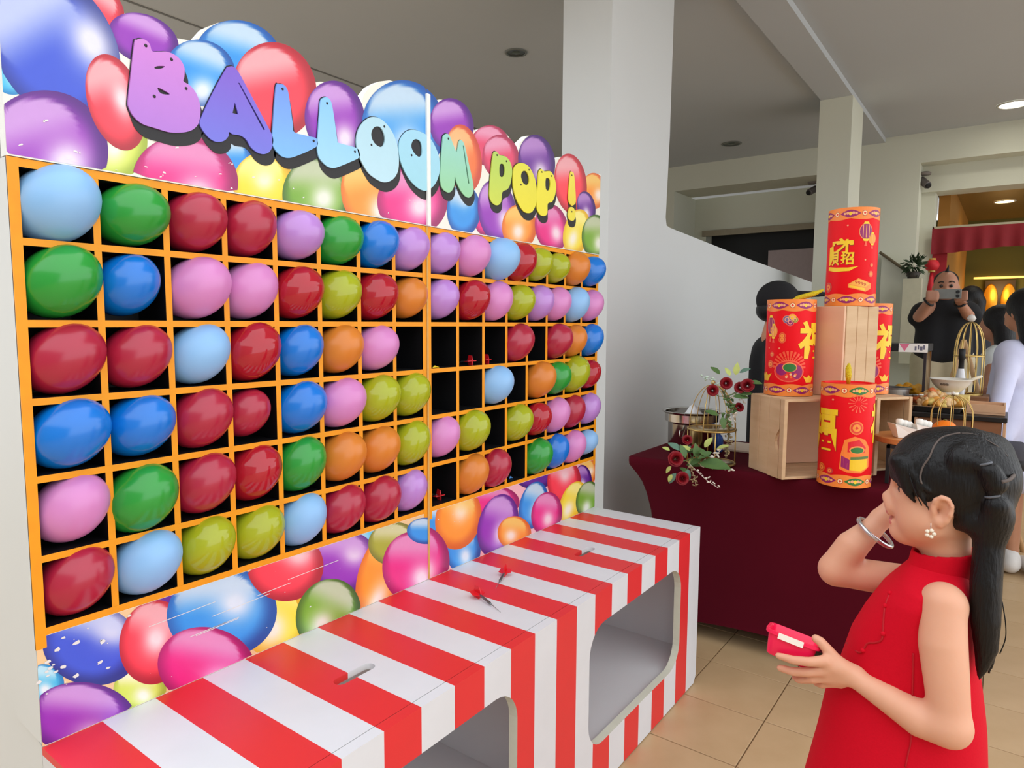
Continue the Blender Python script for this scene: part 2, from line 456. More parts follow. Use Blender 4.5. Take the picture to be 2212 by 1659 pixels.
downlight(3.403,1.475,H-.001,.075,False,'unlit downlight in the ceiling left of the near pillar')
downlight(6.577,1.064,H-.001,.1,False,'unlit downlight in the ceiling right of the near pillar, beyond the ramp wall')
downlight(6.688,-1.256,H-.001,.12,True,'glowing white downlight in the ceiling before the hall entrance',(255,250,235),16,22)
downlight(9.381,-1.197,2.799,.11,True,'glowing warm downlight in the yellow ceiling inside the hall',(255,226,160),15,16)
def cctv(p, d, label):
    t = thing('security_camera', label, 'camera', p)
    d = Vector(d).normalized(); P = Vector(p)
    MB().lathe([(.0,.0),(.05,.0),(.055,.02),(.04,.03),(0,.03)], seg=16, M=Matrix.Translation(P+Vector((0,0,.07)))).build('mount', pmat('camera_mount',(120,112,108),.5), t, True)
    q = d.to_track_quat('Z','Y').to_matrix().to_4x4()
    MB().lathe([(0,-.07),(.03,-.07),(.036,-.055),(.036,.06),(.03,.07),(0,.07)], seg=16, M=Matrix.Translation(P)@q).build('body', pmat('camera_body',(98,92,92),.4), t, True)
    MB().lathe([(.026,.068),(.026,.082),(.018,.084),(0,.08)], seg=16, M=Matrix.Translation(P)@q).build('lens', M_black, t, True)
cctv((7.38,-.578,2.755), (-.6,-.5,-.55), 'grey security camera in the corner of the entrance lintel')
cctv((7.6,.50,2.83), (-.7,.3,-.35), 'small dark security camera under the lintel, left of the square column')

# ================================================================== balloon dart board: two panels
ROWZ = [1.6325,1.5012,1.3631,1.2279,1.0916,.9494,.8178]
COLX = [-.0325,.0935,.2195,.3425,.464,.5845,.7075,.830,.957,1.0917,1.2163,1.3382,1.4573,1.5798,1.7014,1.8229,1.9455]
M_yel = pmat('yellow_edge_paint', (244,160,0), .5, rgb2=(226,140,0), scale=30)
M_cell = pmat('black_cell_paint', (15,15,19), .5, var=.2, scale=8)
M_cellfloor = M_cell
M_side = pmat('white_side_panel', (214,216,214), .55, var=.015, scale=5)
M_edge = pmat('raw_white_board_edge', (240,242,238), .6, var=.05, scale=60)
TH = .0125; DEP = .115
M_print = vcol_mat('printed_vinyl', .32)

def s_(a, b, x):
    t = min(1, max(0, (x-a)/(b-a))); return t*t*(3-2*t)
def mixc(a, b, t): return tuple(a[i]+(b[i]-a[i])*t for i in range(3))
PAL = {'blue':((62,88,212),(30,36,110),(196,206,240)), 'sky':((52,150,232),(24,60,140),(205,222,236)), 'cyan':((66,186,232),(26,110,180),(196,232,244)),
 'purple':((150,54,184),(66,24,110),(206,160,222)), 'violet':((104,44,150),(50,18,92),(186,140,206)), 'red':((250,66,84),(150,30,44),(236,178,184)), 'rose':((226,70,110),(140,34,70),(230,160,190)),
 'mag':((234,44,136),(126,26,84),(228,150,196)), 'yel':((246,222,52),(222,160,40),(250,240,150)), 'lime':((214,228,92),(150,170,60),(246,246,214)), 'green':((120,172,52),(40,62,36),(200,206,180)),
 'org':((250,150,48),(206,84,40),(244,202,110)), 'orgred':((240,120,60),(190,60,50),(246,190,130)), 'olive':((170,170,60),(100,100,50),(214,214,170))}
def bcol(st, u, v, gl):
    """printed balloon artwork: u across, v up, both in the unit disc"""
    base, dk, pale = PAL[st]; r = math.hypot(u, v)
    c = base
    c = mixc(c, dk, .75*s_(.62, 1.02, r+.18*(u*.6-v*.35)))
    gu, gv = gl; g = math.exp(-(((u-gu)/.36)**2+((v-gv)/.40)**2))
    c = mixc(c, (250,246,248), min(.86, g*.95))
    cu, cv = u+.12, v-.30
    cr = math.hypot(cu/.74, cv/.62)
    if cr < 1: c = mixc(c, pale, .9*s_(-.05, .62, v)*s_(1.0, .93, cr))
    return c
def clip_pole(c, e1, e2, box):
    x0, z0, x1, z1 = box
    return (min(max(c[0], x0+.001), x1-.001), min(max(c[1], z0+.001), z1-.001))
def balloon_art(els, box, y, nr=16, ns=96):
    """flat printed balloons, each a disc of ink inside the box, layered in order"""
    V, F, Cc = [], [], []
    x0, z0, x1, z1 = box
    for n, (cx, cz, ax, az, bx, bz, st, gl) in enumerate(els):
        det = ax*bz-az*bx
        def loc(x, z):
            dx, dz = x-cx, z-cz
            return ((dx*bz-dz*bx)/det, (ax*dz-az*dx)/det)
        px, pz = clip_pole((cx, cz), None, None, box)
        u0, v0 = loc(px, pz)
        if u0*u0+v0*v0 >= .98: continue
        yy = y-.00004*n
        base = len(V); V.append((px, yy, pz)); Cc.append(lin(bcol(st, u0, v0, gl)))
        for k in range(ns):
            th = 2*PI*k/ns; dx, dz = math.cos(th), math.sin(th)
            du, dv = (dx*bz-dz*bx)/det, (ax*dz-az*dx)/det
            A = du*du+dv*dv; B = u0*du+v0*dv; Q = u0*u0+v0*v0-1
            t = (-B+math.sqrt(B*B-A*Q))/A
            if dx > 1e-9: t = min(t, (x1-px)/dx)
            if dx < -1e-9: t = min(t, (x0-px)/dx)
            if dz > 1e-9: t = min(t, (z1-pz)/dz)
            if dz < -1e-9: t = min(t, (z0-pz)/dz)
            for j in range(1, nr+1):
                q = (j/nr)**.85*t; x, z = px+dx*q, pz+dz*q; u, v = loc(x, z)
                V.append((x, yy, z)); Cc.append(lin(bcol(st, u, v, gl)))
        for k in range(ns):
            a = base+1+k*nr; b = base+1+((k+1)%ns)*nr
            F.append((base, b, a))
            for j in range(nr-1): F.append((a+j, b+j, b+j+1, a+j+1))
    return V, F, Cc
def chips(polys, y, col):
    V, F, Cc = [], [], []
    for p in polys:
        n = len(V); V += [(x, y, z) for x, z in p]; F.append(tuple(range(n, n+len(p)))); Cc += [lin(col)]*len(p)
    return V, F, Cc
def merge(*parts):
    V, F, Cc = [], [], []
    for v, f, c in parts:
        n = len(V); V += v; F += [tuple(i+n for i in q) for q in f]; Cc += c
    return V, F, Cc
def fix_up(V, F):
    """make every flat face look toward -y"""
    out = []
    for f in F:
        a = 0
        for i in range(len(f)):
            p, q = V[f[i]], V[f[(i+1)%len(f)]]; a += p[0]*q[2]-q[0]*p[2]
        out.append(f if a > 0 else f[::-1])
    return out

HEAD_L = [(0.1301,1.6938,0.0575,0.0015,0.0146,0.0703,'lime',(0,-0.1)),(-0.0288,1.7799,0.0276,0.0255,-0.0175,0.033,'cyan',(0.05,-0.35)),(0.106,1.9225,0.0444,-0.017,0.0254,0.0439,'red',(9,9)),(0.1926,1.8979,0.0621,-0.0047,0.0186,0.0467,'purple',(9,9)),(0.3915,1.9238,0.0986,0.0068,0.0252,0.0813,'sky',(9,9)),(0.3022,1.8681,0.0708,-0.0036,0.0263,0.0679,'sky',(0.2,-0.5)),(0.4775,1.8808,0.1057,0.047,-0.0228,0.0957,'red',(9,9)),(0.6418,1.8579,0.0907,0.0313,-0.0142,0.0861,'purple',(0.2,-0.55)),(0.0463,1.8359,0.0785,0.0755,-0.0627,0.0975,'blue',(0.55,-0.15)),(0.0201,1.6537,0.0946,0.052,-0.0244,0.0949,'purple',(0.25,-0.25)),(0.1359,1.7671,0.0458,0.0266,-0.0231,0.0784,'red',(0.25,0.05)),(0.3572,1.7083,0.0586,0.0112,0.0018,0.0515,'sky',(9,9)),(0.4395,1.6671,0.0771,0.0124,0.0023,0.0733,'yel',(0.0,0.25)),(0.2672,1.648,0.1076,0.0035,0.0166,0.0911,'mag',(0.2,-0.25)),(0.5895,1.6708,0.1048,0.0158,0.0022,0.0877,'green',(0.1,-0.1))]
HEAD_L += [(0.7481,1.6962,0.0926,0.0286,-0.0252,0.0901,'org',(0.2,-0.5)),(0.879,1.8906,0.157,0.0451,-0.0141,0.1213,'sky',(0,-0.35)),(0.9077,1.7006,0.1372,0.0197,0.001,0.0934,'mag',(0.15,-0.15))]
HEAD_R = [(0.879,1.8906,0.157,0.0451,-0.0141,0.1213,'sky',(0,-0.35)),(1.2468,1.9203,0.0986,0.0099,0.0178,0.0653,'rose',(9,9)),(1.0671,1.9414,0.0952,0.0327,-0.0204,0.0709,'purple',(9,9)),(1.9001,1.8823,0.0977,0.0152,-0.0023,0.0698,'org',(0.4,-0.2)),(1.1195,1.8556,0.0815,0.0229,-0.0219,0.0953,'orgred',(-0.3,0.2)),(1.3038,1.8955,0.0952,0.0283,-0.0213,0.0657,'rose',(9,9)),(1.5076,1.9202,0.1104,0.0294,-0.0244,0.0855,'violet',(0.1,-0.4)),(0.9077,1.7006,0.1372,0.0197,0.001,0.0934,'mag',(0.15,-0.15)),(1.2181,1.6912,0.0513,0.0063,-0.0001,0.0496,'mag',(9,9)),(1.1193,1.705,0.0781,0.0104,0.0001,0.0758,'sky',(0.0,0.55)),(1.2855,1.7226,0.099,0.0214,-0.0241,0.0973,'purple',(0.3,-0.3)),(1.7303,1.8826,0.1131,0.0246,-0.0249,0.1044,'red',(9,9)),(1.8454,1.8129,0.0679,0.0152,-0.0231,0.0569,'violet',(-0.1,-0.35)),(1.4065,1.6878,0.0992,0.0113,-0.0008,0.0748,'org',(-0.1,-0.2)),(1.6042,1.7078,0.1057,0.022,-0.0292,0.0807,'mag',(0.2,-0.25)),(1.7771,1.711,0.0947,0.0,0.0333,0.0892,'yel',(-0.2,-0.3)),(1.9233,1.7096,0.1113,0.0115,-0.0029,0.0855,'green',(0.2,-0.3))]
LOW_L = [(-0.0311,0.7254,0.0311,-0.0138,0.0017,0.0347,'cyan',(0.05,-0.35)),(0.1319,0.6408,0.0497,-0.0225,0.0019,0.0448,'lime',(0.1,-0.3)),(0.209,0.8077,0.0599,-0.0198,0.0015,0.0368,'violet',(9,9)),(0.4475,0.6859,0.0949,-0.0653,0.0432,0.0854,'yel',(0,-0.4)),(0.0521,0.7631,0.081,-0.0486,0.0154,0.0713,'blue',(0.3,0.5)),(0.0331,0.6252,0.0883,-0.0526,0.0088,0.0689,'purple',(0.2,-0.45)),(0.164,0.725,0.065,-0.0404,0.0208,0.0789,'red',(0.0,0.1)),(0.3161,0.7324,0.1269,-0.0275,-0.0111,0.106,'sky',(0.2,0.2)),(0.275,0.6257,0.1072,-0.0646,0.0185,0.0799,'mag',(0.3,-0.35))]
LOW_L += [(0.6608,0.8226,0.136,0.0054,-0.025,0.0648,'cyan',(0.05,-0.35)),(0.6116,0.7321,0.1033,-0.0719,0.0668,0.0945,'yel',(9,9)),(0.6497,0.7517,0.1096,-0.0316,0.0018,0.0832,'purple',(0.25,0.3)),(0.7808,0.6808,0.0841,-0.0467,0.0569,0.113,'org',(0.1,-0.6)),(0.8258,0.7514,0.1004,-0.0268,0.0009,0.0628,'olive',(9,9)),(0.4747,0.7915,0.1042,-0.0306,0.0024,0.0851,'red',(0.3,0.4)),(0.5954,0.6298,0.0879,-0.0662,0.0502,0.0694,'green',(-0.1,-0.35)),(0.903,0.6612,0.1286,-0.038,0.0011,0.1067,'mag',(0.2,-0.3)),(0.9496,0.7582,0.0804,-0.0201,0.0003,0.0396,'sky',(9,9))]
LOW_R = [(0.9648,0.7834,0.0688,-0.0164,0.0004,0.0486,'sky',(9,9)),(1.283,0.7726,0.1357,-0.0291,-0.0003,0.0549,'mag',(9,9)),(1.5154,0.8197,0.131,-0.0238,-0.0007,0.0484,'violet',(9,9)),(1.1176,0.6573,0.0852,-0.0232,0.0001,0.0806,'sky',(0.1,-0.3)),(1.0968,0.7614,0.1054,-0.0397,0.0313,0.0907,'org',(0.0,0.3)),(0.9206,0.6759,0.1304,-0.0375,0.0011,0.1074,'mag',(0.2,-0.3)),(1.2995,0.6886,0.1063,-0.0424,0.0425,0.0973,'purple',(0.2,-0.2)),(1.5077,0.7137,0.0864,-0.0312,0.036,0.0785,'sky',(0.2,-0.2)),(1.8949,0.7689,0.0714,-0.0126,-0.0017,0.0547,'org',(0.3,0.1)),(1.8605,0.745,0.0634,-0.0072,-0.0171,0.0595,'violet',(-0.2,-0.4)),(1.7158,0.7604,0.1227,-0.0232,-0.0022,0.0922,'red',(0.0,0.35)),(1.7833,0.6654,0.0896,-0.0363,0.0551,0.0712,'yel',(-0.2,-0.4)),(1.3919,0.6401,0.0983,-0.0353,0.0167,0.0549,'org',(-0.2,-0.2)),(1.5949,0.6613,0.1033,-0.0318,0.0192,0.0783,'mag',(0.1,-0.25)),(1.8985,0.6529,0.0939,-0.0299,0.0287,0.0685,'green',(0.0,-0.45))]

OUT_L = [(0.1166,1.9428),(0.1222,1.9321),(0.1715,1.9324),(0.2117,1.9337),(0.2394,1.9268),(0.2535,1.9199),(0.2922,1.9261),(0.2972,1.9376),(0.3149,1.9605),(0.3408,1.9784),(0.3704,1.9918),(0.4077,1.9977),(0.4498,1.9953),(0.4824,1.9827),(0.5085,1.9689),(0.5394,1.9558),(0.563,1.9366),(0.5742,1.9246)]
OUT_L = [(-0.0352,1.9598),(-0.0001,1.978),(0.0382,1.9836),(0.0803,1.9743),(0.1028,1.9561)]+OUT_L+[(0.5977,1.9335),(0.6322,1.94),(0.6678,1.9384),(0.6997,1.9277),(0.722,1.9122),(0.7307,1.9394),(0.753,1.9662),(0.7831,1.9854),(0.819,1.9987),(0.8614,2.0023),(0.8941,1.9941),(0.9278,1.9856)]
OUT_R = [(0.948,1.989),(0.9744,1.982),(1.0108,1.9997),(1.0419,2.0065),(1.0867,2.006),(1.1265,1.9932),(1.1551,1.9702),(1.1697,1.9425),(1.1922,1.9584),(1.2318,1.9757),(1.2764,1.9841),(1.3227,1.9773),(1.3626,1.9582),(1.3923,1.9315),(1.4035,1.9621),(1.4453,1.9939),(1.4974,2.0052),(1.5517,1.9982),(1.5989,1.9769),(1.6216,1.9457),(1.6524,1.9655),(1.7073,1.9777),(1.7593,1.9719),(1.8028,1.9487),(1.8314,1.9101),(1.8531,1.9286),(1.9037,1.9479),(1.9384,1.9551)]
LET = [ # outline points, holes, face colour, gradient end colour, shadow drop
 ('B',[(0.1707,1.883),(0.1749,1.8901),(0.1831,1.8949),(0.1924,1.8947),(0.199,1.8893),(0.2029,1.8785),(0.2151,1.8815),(0.2292,1.8859),(0.2434,1.8857),(0.2562,1.8799),(0.2645,1.8671),(0.2638,1.8487),(0.2619,1.8398),(0.2751,1.835),(0.2867,1.824),(0.2937,1.8058),(0.2945,1.7859),(0.289,1.7645),(0.2763,1.7501),(0.258,1.741),(0.2316,1.7351),(0.2035,1.7366),(0.1791,1.7391),(0.1635,1.7489),(0.1558,1.7629),(0.1548,1.7758),(0.1615,1.8224)],
   [[(0.2055,1.8492),(0.2126,1.8543),(0.2258,1.8576),(0.2194,1.8519),(0.2095,1.848)],[(0.2106,1.8136),(0.2206,1.8125),(0.2337,1.8077),(0.2202,1.8042),(0.2125,1.807)]],(206,130,214),(178,120,214)),
 ('A',[(0.3537,1.8903),(0.3605,1.8967),(0.3705,1.8997),(0.3803,1.8936),(0.3933,1.8763),(0.4165,1.843),(0.4438,1.8033),(0.4595,1.7785),(0.4609,1.763),(0.4529,1.744),(0.438,1.7347),(0.4218,1.7346),(0.4061,1.7423),(0.3961,1.7556),(0.3826,1.7618),(0.364,1.7608),(0.3558,1.7635),(0.3538,1.7541),(0.3436,1.7429),(0.3272,1.7374),(0.313,1.7408),(0.2994,1.7524),(0.2921,1.7652),(0.294,1.7743),(0.3092,1.8068),(0.3296,1.847)],
   [[(0.3714,1.8276),(0.3652,1.8042),(0.3786,1.8045)],[(0.3802,1.8703),(0.3836,1.87),(0.4418,1.7879),(0.4374,1.7862)]],(128,92,206),(112,116,222)),
 ('L',[(0.472,1.8856),(0.4816,1.8946),(0.493,1.8961),(0.5023,1.8875),(0.5074,1.8632),(0.5138,1.8163),(0.5173,1.7992),(0.5512,1.7985),(0.5759,1.7988),(0.582,1.7917),(0.5796,1.7811),(0.5585,1.7668),(0.5298,1.7511),(0.5058,1.7399),(0.4865,1.7378),(0.4715,1.7445),(0.4607,1.7566),(0.4592,1.769),(0.4621,1.8044)],[],(112,150,232),(122,186,246)),
 ('L',[(0.5924,1.8862),(0.6011,1.8968),(0.614,1.9002),(0.6246,1.891),(0.6325,1.8554),(0.6402,1.8089),(0.6445,1.8021),(0.6832,1.8021),(0.7018,1.8006),(0.7088,1.7948),(0.7085,1.7804),(0.6824,1.7647),(0.6365,1.7421),(0.6188,1.7382),(0.6016,1.7426),(0.5849,1.7565),(0.5803,1.7759),(0.5817,1.7964),(0.5881,1.8516)],[],(136,198,248),(160,214,248)),
 ('O',[(0.6999,1.8216),(0.7099,1.8523),(0.7319,1.8771),(0.7565,1.8901),(0.7865,1.8899),(0.8171,1.8728),(0.8378,1.8434),(0.8453,1.8069),(0.8422,1.7719),(0.8258,1.748),(0.7994,1.7342),(0.7738,1.7337),(0.7392,1.7462),(0.7155,1.7709),(0.704,1.7939)],[[(0.7499,1.8504),(0.7601,1.8655),(0.7786,1.8704),(0.7911,1.8596),(0.796,1.8421),(0.789,1.8246),(0.7753,1.8199),(0.7603,1.8253),(0.7507,1.8368)]],(176,216,232),(186,224,238)),
 ('O',[(0.8457,1.8336),(0.8513,1.8539),(0.8706,1.8772),(0.8957,1.8897),(0.9269,1.8916),(0.9618,1.8854),(0.9855,1.8663),(1.0036,1.8375),(1.0065,1.8012),(0.9909,1.7658),(0.9665,1.7435),(0.9427,1.7346),(0.9138,1.7392),(0.8802,1.7592),(0.8559,1.7897),(0.8465,1.8147)],[[(0.8924,1.8471),(0.8999,1.8623),(0.914,1.8684),(0.9283,1.8644),(0.9334,1.8516),(0.9332,1.8318),(0.9233,1.8227),(0.909,1.8262),(0.8979,1.8346)]],(160,214,238),(158,216,232)),
 ('N',[(1.0194,1.8897),(1.0257,1.9033),(1.0383,1.9102),(1.0509,1.9047),(1.0668,1.8831),(1.0798,1.8669),(1.0863,1.883),(1.0917,1.9009),(1.1029,1.9054),(1.1162,1.8933),(1.1331,1.8496),(1.1537,1.797),(1.1572,1.767),(1.1433,1.7475),(1.1228,1.7444),(1.0992,1.758),(1.0795,1.7804),(1.071,1.7959),(1.0696,1.7704),(1.0566,1.7514),(1.0406,1.7448),(1.0186,1.7517),(1.0081,1.7727),(1.0096,1.81)],[[(1.1075,1.8915),(1.1115,1.8924),(1.1378,1.7866),(1.1323,1.7857)]],(150,212,204),(150,212,160)),
 ('P',[(1.2543,1.8949),(1.2693,1.9069),(1.2883,1.8994),(1.3193,1.9008),(1.3431,1.8892),(1.3554,1.8635),(1.3477,1.8247),(1.3319,1.8011),(1.3084,1.7905),(1.3006,1.7801),(1.2969,1.7564),(1.2816,1.7427),(1.2588,1.7418),(1.24,1.755),(1.2362,1.7793),(1.2434,1.839)],[[(1.2885,1.8689),(1.3078,1.8743),(1.3157,1.8564),(1.3081,1.8366),(1.2887,1.8356)]],(178,212,92),(206,218,70)),
 ('O',[(1.3597,1.8361),(1.3634,1.8696),(1.3836,1.8898),(1.4168,1.8983),(1.4509,1.8926),(1.4818,1.8665),(1.4974,1.8297),(1.4981,1.7853),(1.479,1.753),(1.4529,1.7397),(1.4186,1.7425),(1.3848,1.769),(1.364,1.8038)],[[(1.4047,1.8532),(1.4129,1.8704),(1.434,1.8751),(1.4496,1.8609),(1.4516,1.8419),(1.4388,1.8311),(1.4175,1.8338)]],(226,220,60),(238,226,44)),
 ('P',[(1.5099,1.8861),(1.526,1.8989),(1.5443,1.8947),(1.5814,1.9013),(1.6054,1.8877),(1.6204,1.8595),(1.6163,1.828),(1.5976,1.7996),(1.5741,1.7911),(1.5667,1.7824),(1.5653,1.7543),(1.547,1.7418),(1.5194,1.7433),(1.5011,1.7609),(1.4989,1.7854),(1.5044,1.8407)],[[(1.5539,1.8713),(1.5772,1.8737),(1.5823,1.8533),(1.5733,1.8341),(1.5546,1.8362)]],(236,226,56),(240,228,50)),
 ('!',[(1.717,1.9174),(1.7292,1.9249),(1.7418,1.9191),(1.7512,1.8806),(1.758,1.8226),(1.7426,1.8069),(1.7271,1.8032),(1.7082,1.8154),(1.7055,1.8415)],[],(240,230,80),(240,216,60)),
 ('.',[(1.7042,1.7671),(1.7119,1.7904),(1.7303,1.7983),(1.7493,1.7917),(1.7572,1.7739),(1.7493,1.7539),(1.7295,1.7478),(1.7108,1.7519)],[],(240,226,70),(240,226,70))]

SCREWS = [(0.1912,1.885),(0.2393,1.8745),(0.2665,1.8273),(0.2032,1.7956),(0.4889,1.8864),(0.5703,1.7909)]+[(0.6115,1.8867),(0.6946,1.7913),(0.7944,1.8748),(0.7494,1.819),(0.8932,1.8216),(1.0432,1.8977),(1.2739,1.8965),(1.3234,1.8869),(1.451,1.883),(1.405,1.8265),(1.5289,1.8895),(1.5883,1.8863),(1.7274,1.9129),(1.7307,1.7812)]
def clipx(poly, xs, keep_left):
    out = []
    for i in range(len(poly)):
        a, b = poly[i], poly[(i+1)%len(poly)]
        ia, ib = ((a[0] <= xs) == keep_left), ((b[0] <= xs) == keep_left)
        if ia: out.append(a)
        if ia != ib:
            t = (xs-a[0])/(b[0]-a[0]); out.append((xs, a[1]+t*(b[1]-a[1])))
    return out
XS = .957
M_ink = pmat('black_letter_edge', (34,32,34), .45, var=.05)
def letter(parent, ch, outl, holes, c0, c1, y, side=None):
    o = crom(outl, 5)
    hs = [crom(h, 3) if len(h) > 4 else h for h in holes]
    if side is not None:
        o = clipx(o, XS+(-.0005 if side else .0115), side); hs = [h for h in (clipx(h, XS+(-.0005 if side else .0115), side) for h in hs) if len(h) > 2]
    if len(o) < 3: return
    nm = {'!':'exclamation_mark','.':'exclamation_dot'}.get(ch, 'letter_'+ch.lower())
    w = max(p[1] for p in o)-min(p[1] for p in o)
    # black drop shadow: swept copies of the outline, slightly grown
    cx = sum(p[0] for p in o)/len(o); cz = sum(p[1] for p in o)/len(o); V = []; F = []
    g = 1.0+.022*.2/max(w,.05)
    for k in range(7):
        s = k/6*.021; n = len(V)
        for x, z in o:
            xx = cx+(x-cx)*g+s*.35
            if side is True: xx = min(xx, XS-.0005)
            if side is False: xx = max(xx, XS+.0115)
            V.append((xx, y-.0006-.00002*k, cz+(z-cz)*g-s))
        F.append(tuple(range(n, n+len(o))))
    sh = ob('letter_shadow', V, fix_up(V, F), M_ink, parent)
    # coloured face plate, vertical colour gradient
    vs, fs, nf = plate(o, hs, lambda a,b: Vector((a, y-.0045, b)), (0,.0035,0))
    zz = [p[1] for p in o]; z0, z1 = min(zz), max(zz)
    cc = [lin(mixc(c1, c0, (v[2]-z0)/(z1-z0+1e-6))) for v in vs]
    ob(nm, vs, fs, M_print, parent, cols=cc)

def board(left):
    x0, x1 = (-.04, XS-.0005) if left else (XS+.0005, 1.952)
    t = thing('balloon_dart_board', ('left' if left else 'right')+' half of the yellow-gridded balloon dart board with printed balloon header', 'dart board', ((x0+x1)/2, 0, 0), 'dart board halves')
    cols = COLX[0:9] if left else COLX[8:17]
    zt, zb = 1.639, .811
    # carcass
    MB().box((x0+.004,DEP,.62),(x1-.004,DEP+.012,zt)).build('back_panel', M_cell, t)
    for sx in (x0, x1-.0125):
        outer = (left and sx == x0)
        pts = [(.0015,.615),(.0015,zt-.0005),(.205,zt-.0005),(.205,.74),(.185,.68),(.15,.635),(.11,.62)] if outer else [(.0015,.615),(.0015,zt-.0005),(DEP+.02,zt-.0005),(DEP+.02,.615)]
        vs, fs, _ = plate(pts, [], lambda a,b: Vector((sx,a,b)), (.0045 if outer else .0125,0,0))
        ob('side_panel', vs, fs, M_side, t)
    if left:
        vs, fs, _ = plate([(.02,0),(.02,.60),(.10,.625),(.17,.70),(.24,.72),(.42,.60),(.42,0)], [], lambda a,b: Vector((x0+.006,a,b)), (.016,0,0))
        ob('support_leg', vs, fs, M_side, t)
    # egg-crate divider boards with yellow front edges
    for k, x in enumerate(cols):
        a, b = x-TH/2, x+TH/2
        if k == 0: a, b = x0+.005 if left else x0, x0+.0165
        if k == 8: a, b = x1-.0165, x1
        if k in (0,8):
            a = max(a, x0); b = min(b, x1)
            MB().box((x0 if k == 0 else a,-.0008,zb-.022),(b,.004,zt),0).build('stile', [M_yel], t)
        MB().box((a,.0002,zb),(b,DEP,zt),0,front=1).build('divider', [M_cell, M_yel], t)
    for k, z in enumerate(ROWZ):
        a, b = z-TH/2, z+TH/2
        if k == 0: a, b = zt-.0145, zt
        if k == 6: a, b = zb, zb+.0135
        MB().box((x0+.001,0,a),(x1-.001,DEP,b),0,front=1).build('shelf', [M_cell, M_yel], t)
    # header: cut-out plate with printed artwork
    o = OUT_L if left else OUT_R
    yf = -.002
    tl = [(x0, zt+.001)]+([(x0, o[0][1])] if left else [(x0, o[0][1]+.004)])+[p for p in o if x0 < p[0] < x1]+[(x1, o[-1][1]-(.0 if not left else .006)),(x1, zt+.001)]
    vs, fs, _ = plate(tl[::-1], [], lambda a,b: Vector((a,yf,b)), (0,.024,0))
    hd = ob('header_board', vs, fs, M_edge, t)
    cream = [chips([tl], yf-.0003, (238,236,224))]
    V, F, Cc = merge(*cream, balloon_art(HEAD_L if left else HEAD_R, (x0+.0005, zt+.0035, x1-.0005, 3.), yf-.0004))
    extra = []
    if left:
        sp = RND
        for _ in range(26):
            x = sp.uniform(x0+.02, x1-.02); z = zt+sp.uniform(.006,.07); w = sp.uniform(.001,.004); h = sp.uniform(.0006,.0018); a = sp.uniform(-.3,.9)
            extra.append([(x-w, z-h), (x+w, z-h+a*w), (x+w*.6, z+h+a*w), (x-w*.7, z+h)])
    if extra: V, F, Cc = merge((V,F,Cc), chips(extra, yf-.0014, (232,226,226)))
    # keep artwork inside the cut-out silhouette
    ob('header_print', V, fix_up(V, F), M_print, hd, cols=Cc)
    for ch, outl, holes, c0, c1 in LET:
        xm = min(p[0] for p in outl); xM = max(p[0] for p in outl)
        if xM < XS and left: letter(hd, ch, outl, holes, c0, c1, yf-.001)
        elif xm > XS and not left: letter(hd, ch, outl, holes, c0, c1, yf-.001)
        elif xm < XS < xM: letter(hd, ch, outl, holes, c0, c1, yf-.001, left)
    for sx3, sz3 in SCREWS:
        if x0 < sx3 < x1:
            MB().lathe([(0,-.0008),(.0028,-.0006),(.0032,0)], seg=10, caps=False, M=Matrix.Translation((sx3,yf-.0056,sz3))@Matrix.Rotation(-PI/2,4,'X')).build('screw', M_ink, hd, True)
    # lower apron with artwork
    ap = MB().box((x0+.0048 if left else x0,.0,.6095),(x1,.02,zb)).build('apron_board', M_edge, t)
    bx = (x0+.0005, .6105, x1-.0005, zb-.0005)
    V, F, Cc = merge(chips([[(bx[0],bx[1]),(bx[2],bx[1]),(bx[2],bx[3]),(bx[0],bx[3])]], -.0003, (236,200,150) if left else (240,180,190)), balloon_art(LOW_L if left else LOW_R, bx, -.0004))
    ch = []
    sp = random.Random(5 if left else 6)
    for k in range(34 if left else 14):
        x = x0+(abs(sp.gauss(.02,.07)) if left and k < 22 else sp.uniform(.03,.95)); z = sp.uniform(.70,.80) if k < 22 else sp.uniform(.63,.80)
        w = sp.uniform(.002,.009)*(1 if left and k < 22 else .4); n = sp.randint(5,7)
        if x+w > x1-.005 or z+w > zb-.004: continue
        ch.append([(x+w*sp.uniform(.4,1)*math.cos(2*PI*i/n), z+w*.7*sp.uniform(.4,1)*math.sin(2*PI*i/n)) for i in range(n)])
    if left:
        for k in range(7):   # long pale scuffs across the vinyl
            x = sp.uniform(.1,.7); z = sp.uniform(.70,.78); l = sp.uniform(.05,.16); h = .0007
            ch.append([(x,z-h),(x+l,z-h+.03*l),(x+l,z+h+.03*l),(x,z+h)])
    V, F, Cc = merge((V,F,Cc), chips(ch, -.0014, (226,226,222)))
    ob('apron_print', V, fix_up(V, F), M_print, ap, cols=Cc)
    if not left:
        zt2 = OUT_R[0][1]+.012
        MB().bbox((XS-.004,-.010,zt),(XS+.0105,.022,zt2),.002).build('header_edge_strip', M_edge, t)
        MB().box((XS-.003,-.004,.612),(XS+.003,.002,zt),0).build('joint_strip', pmat('worn_joint_strip',(206,176,120),.7,rgb2=(214,150,30),scale=40), t)
    return t
board(True); board(False)

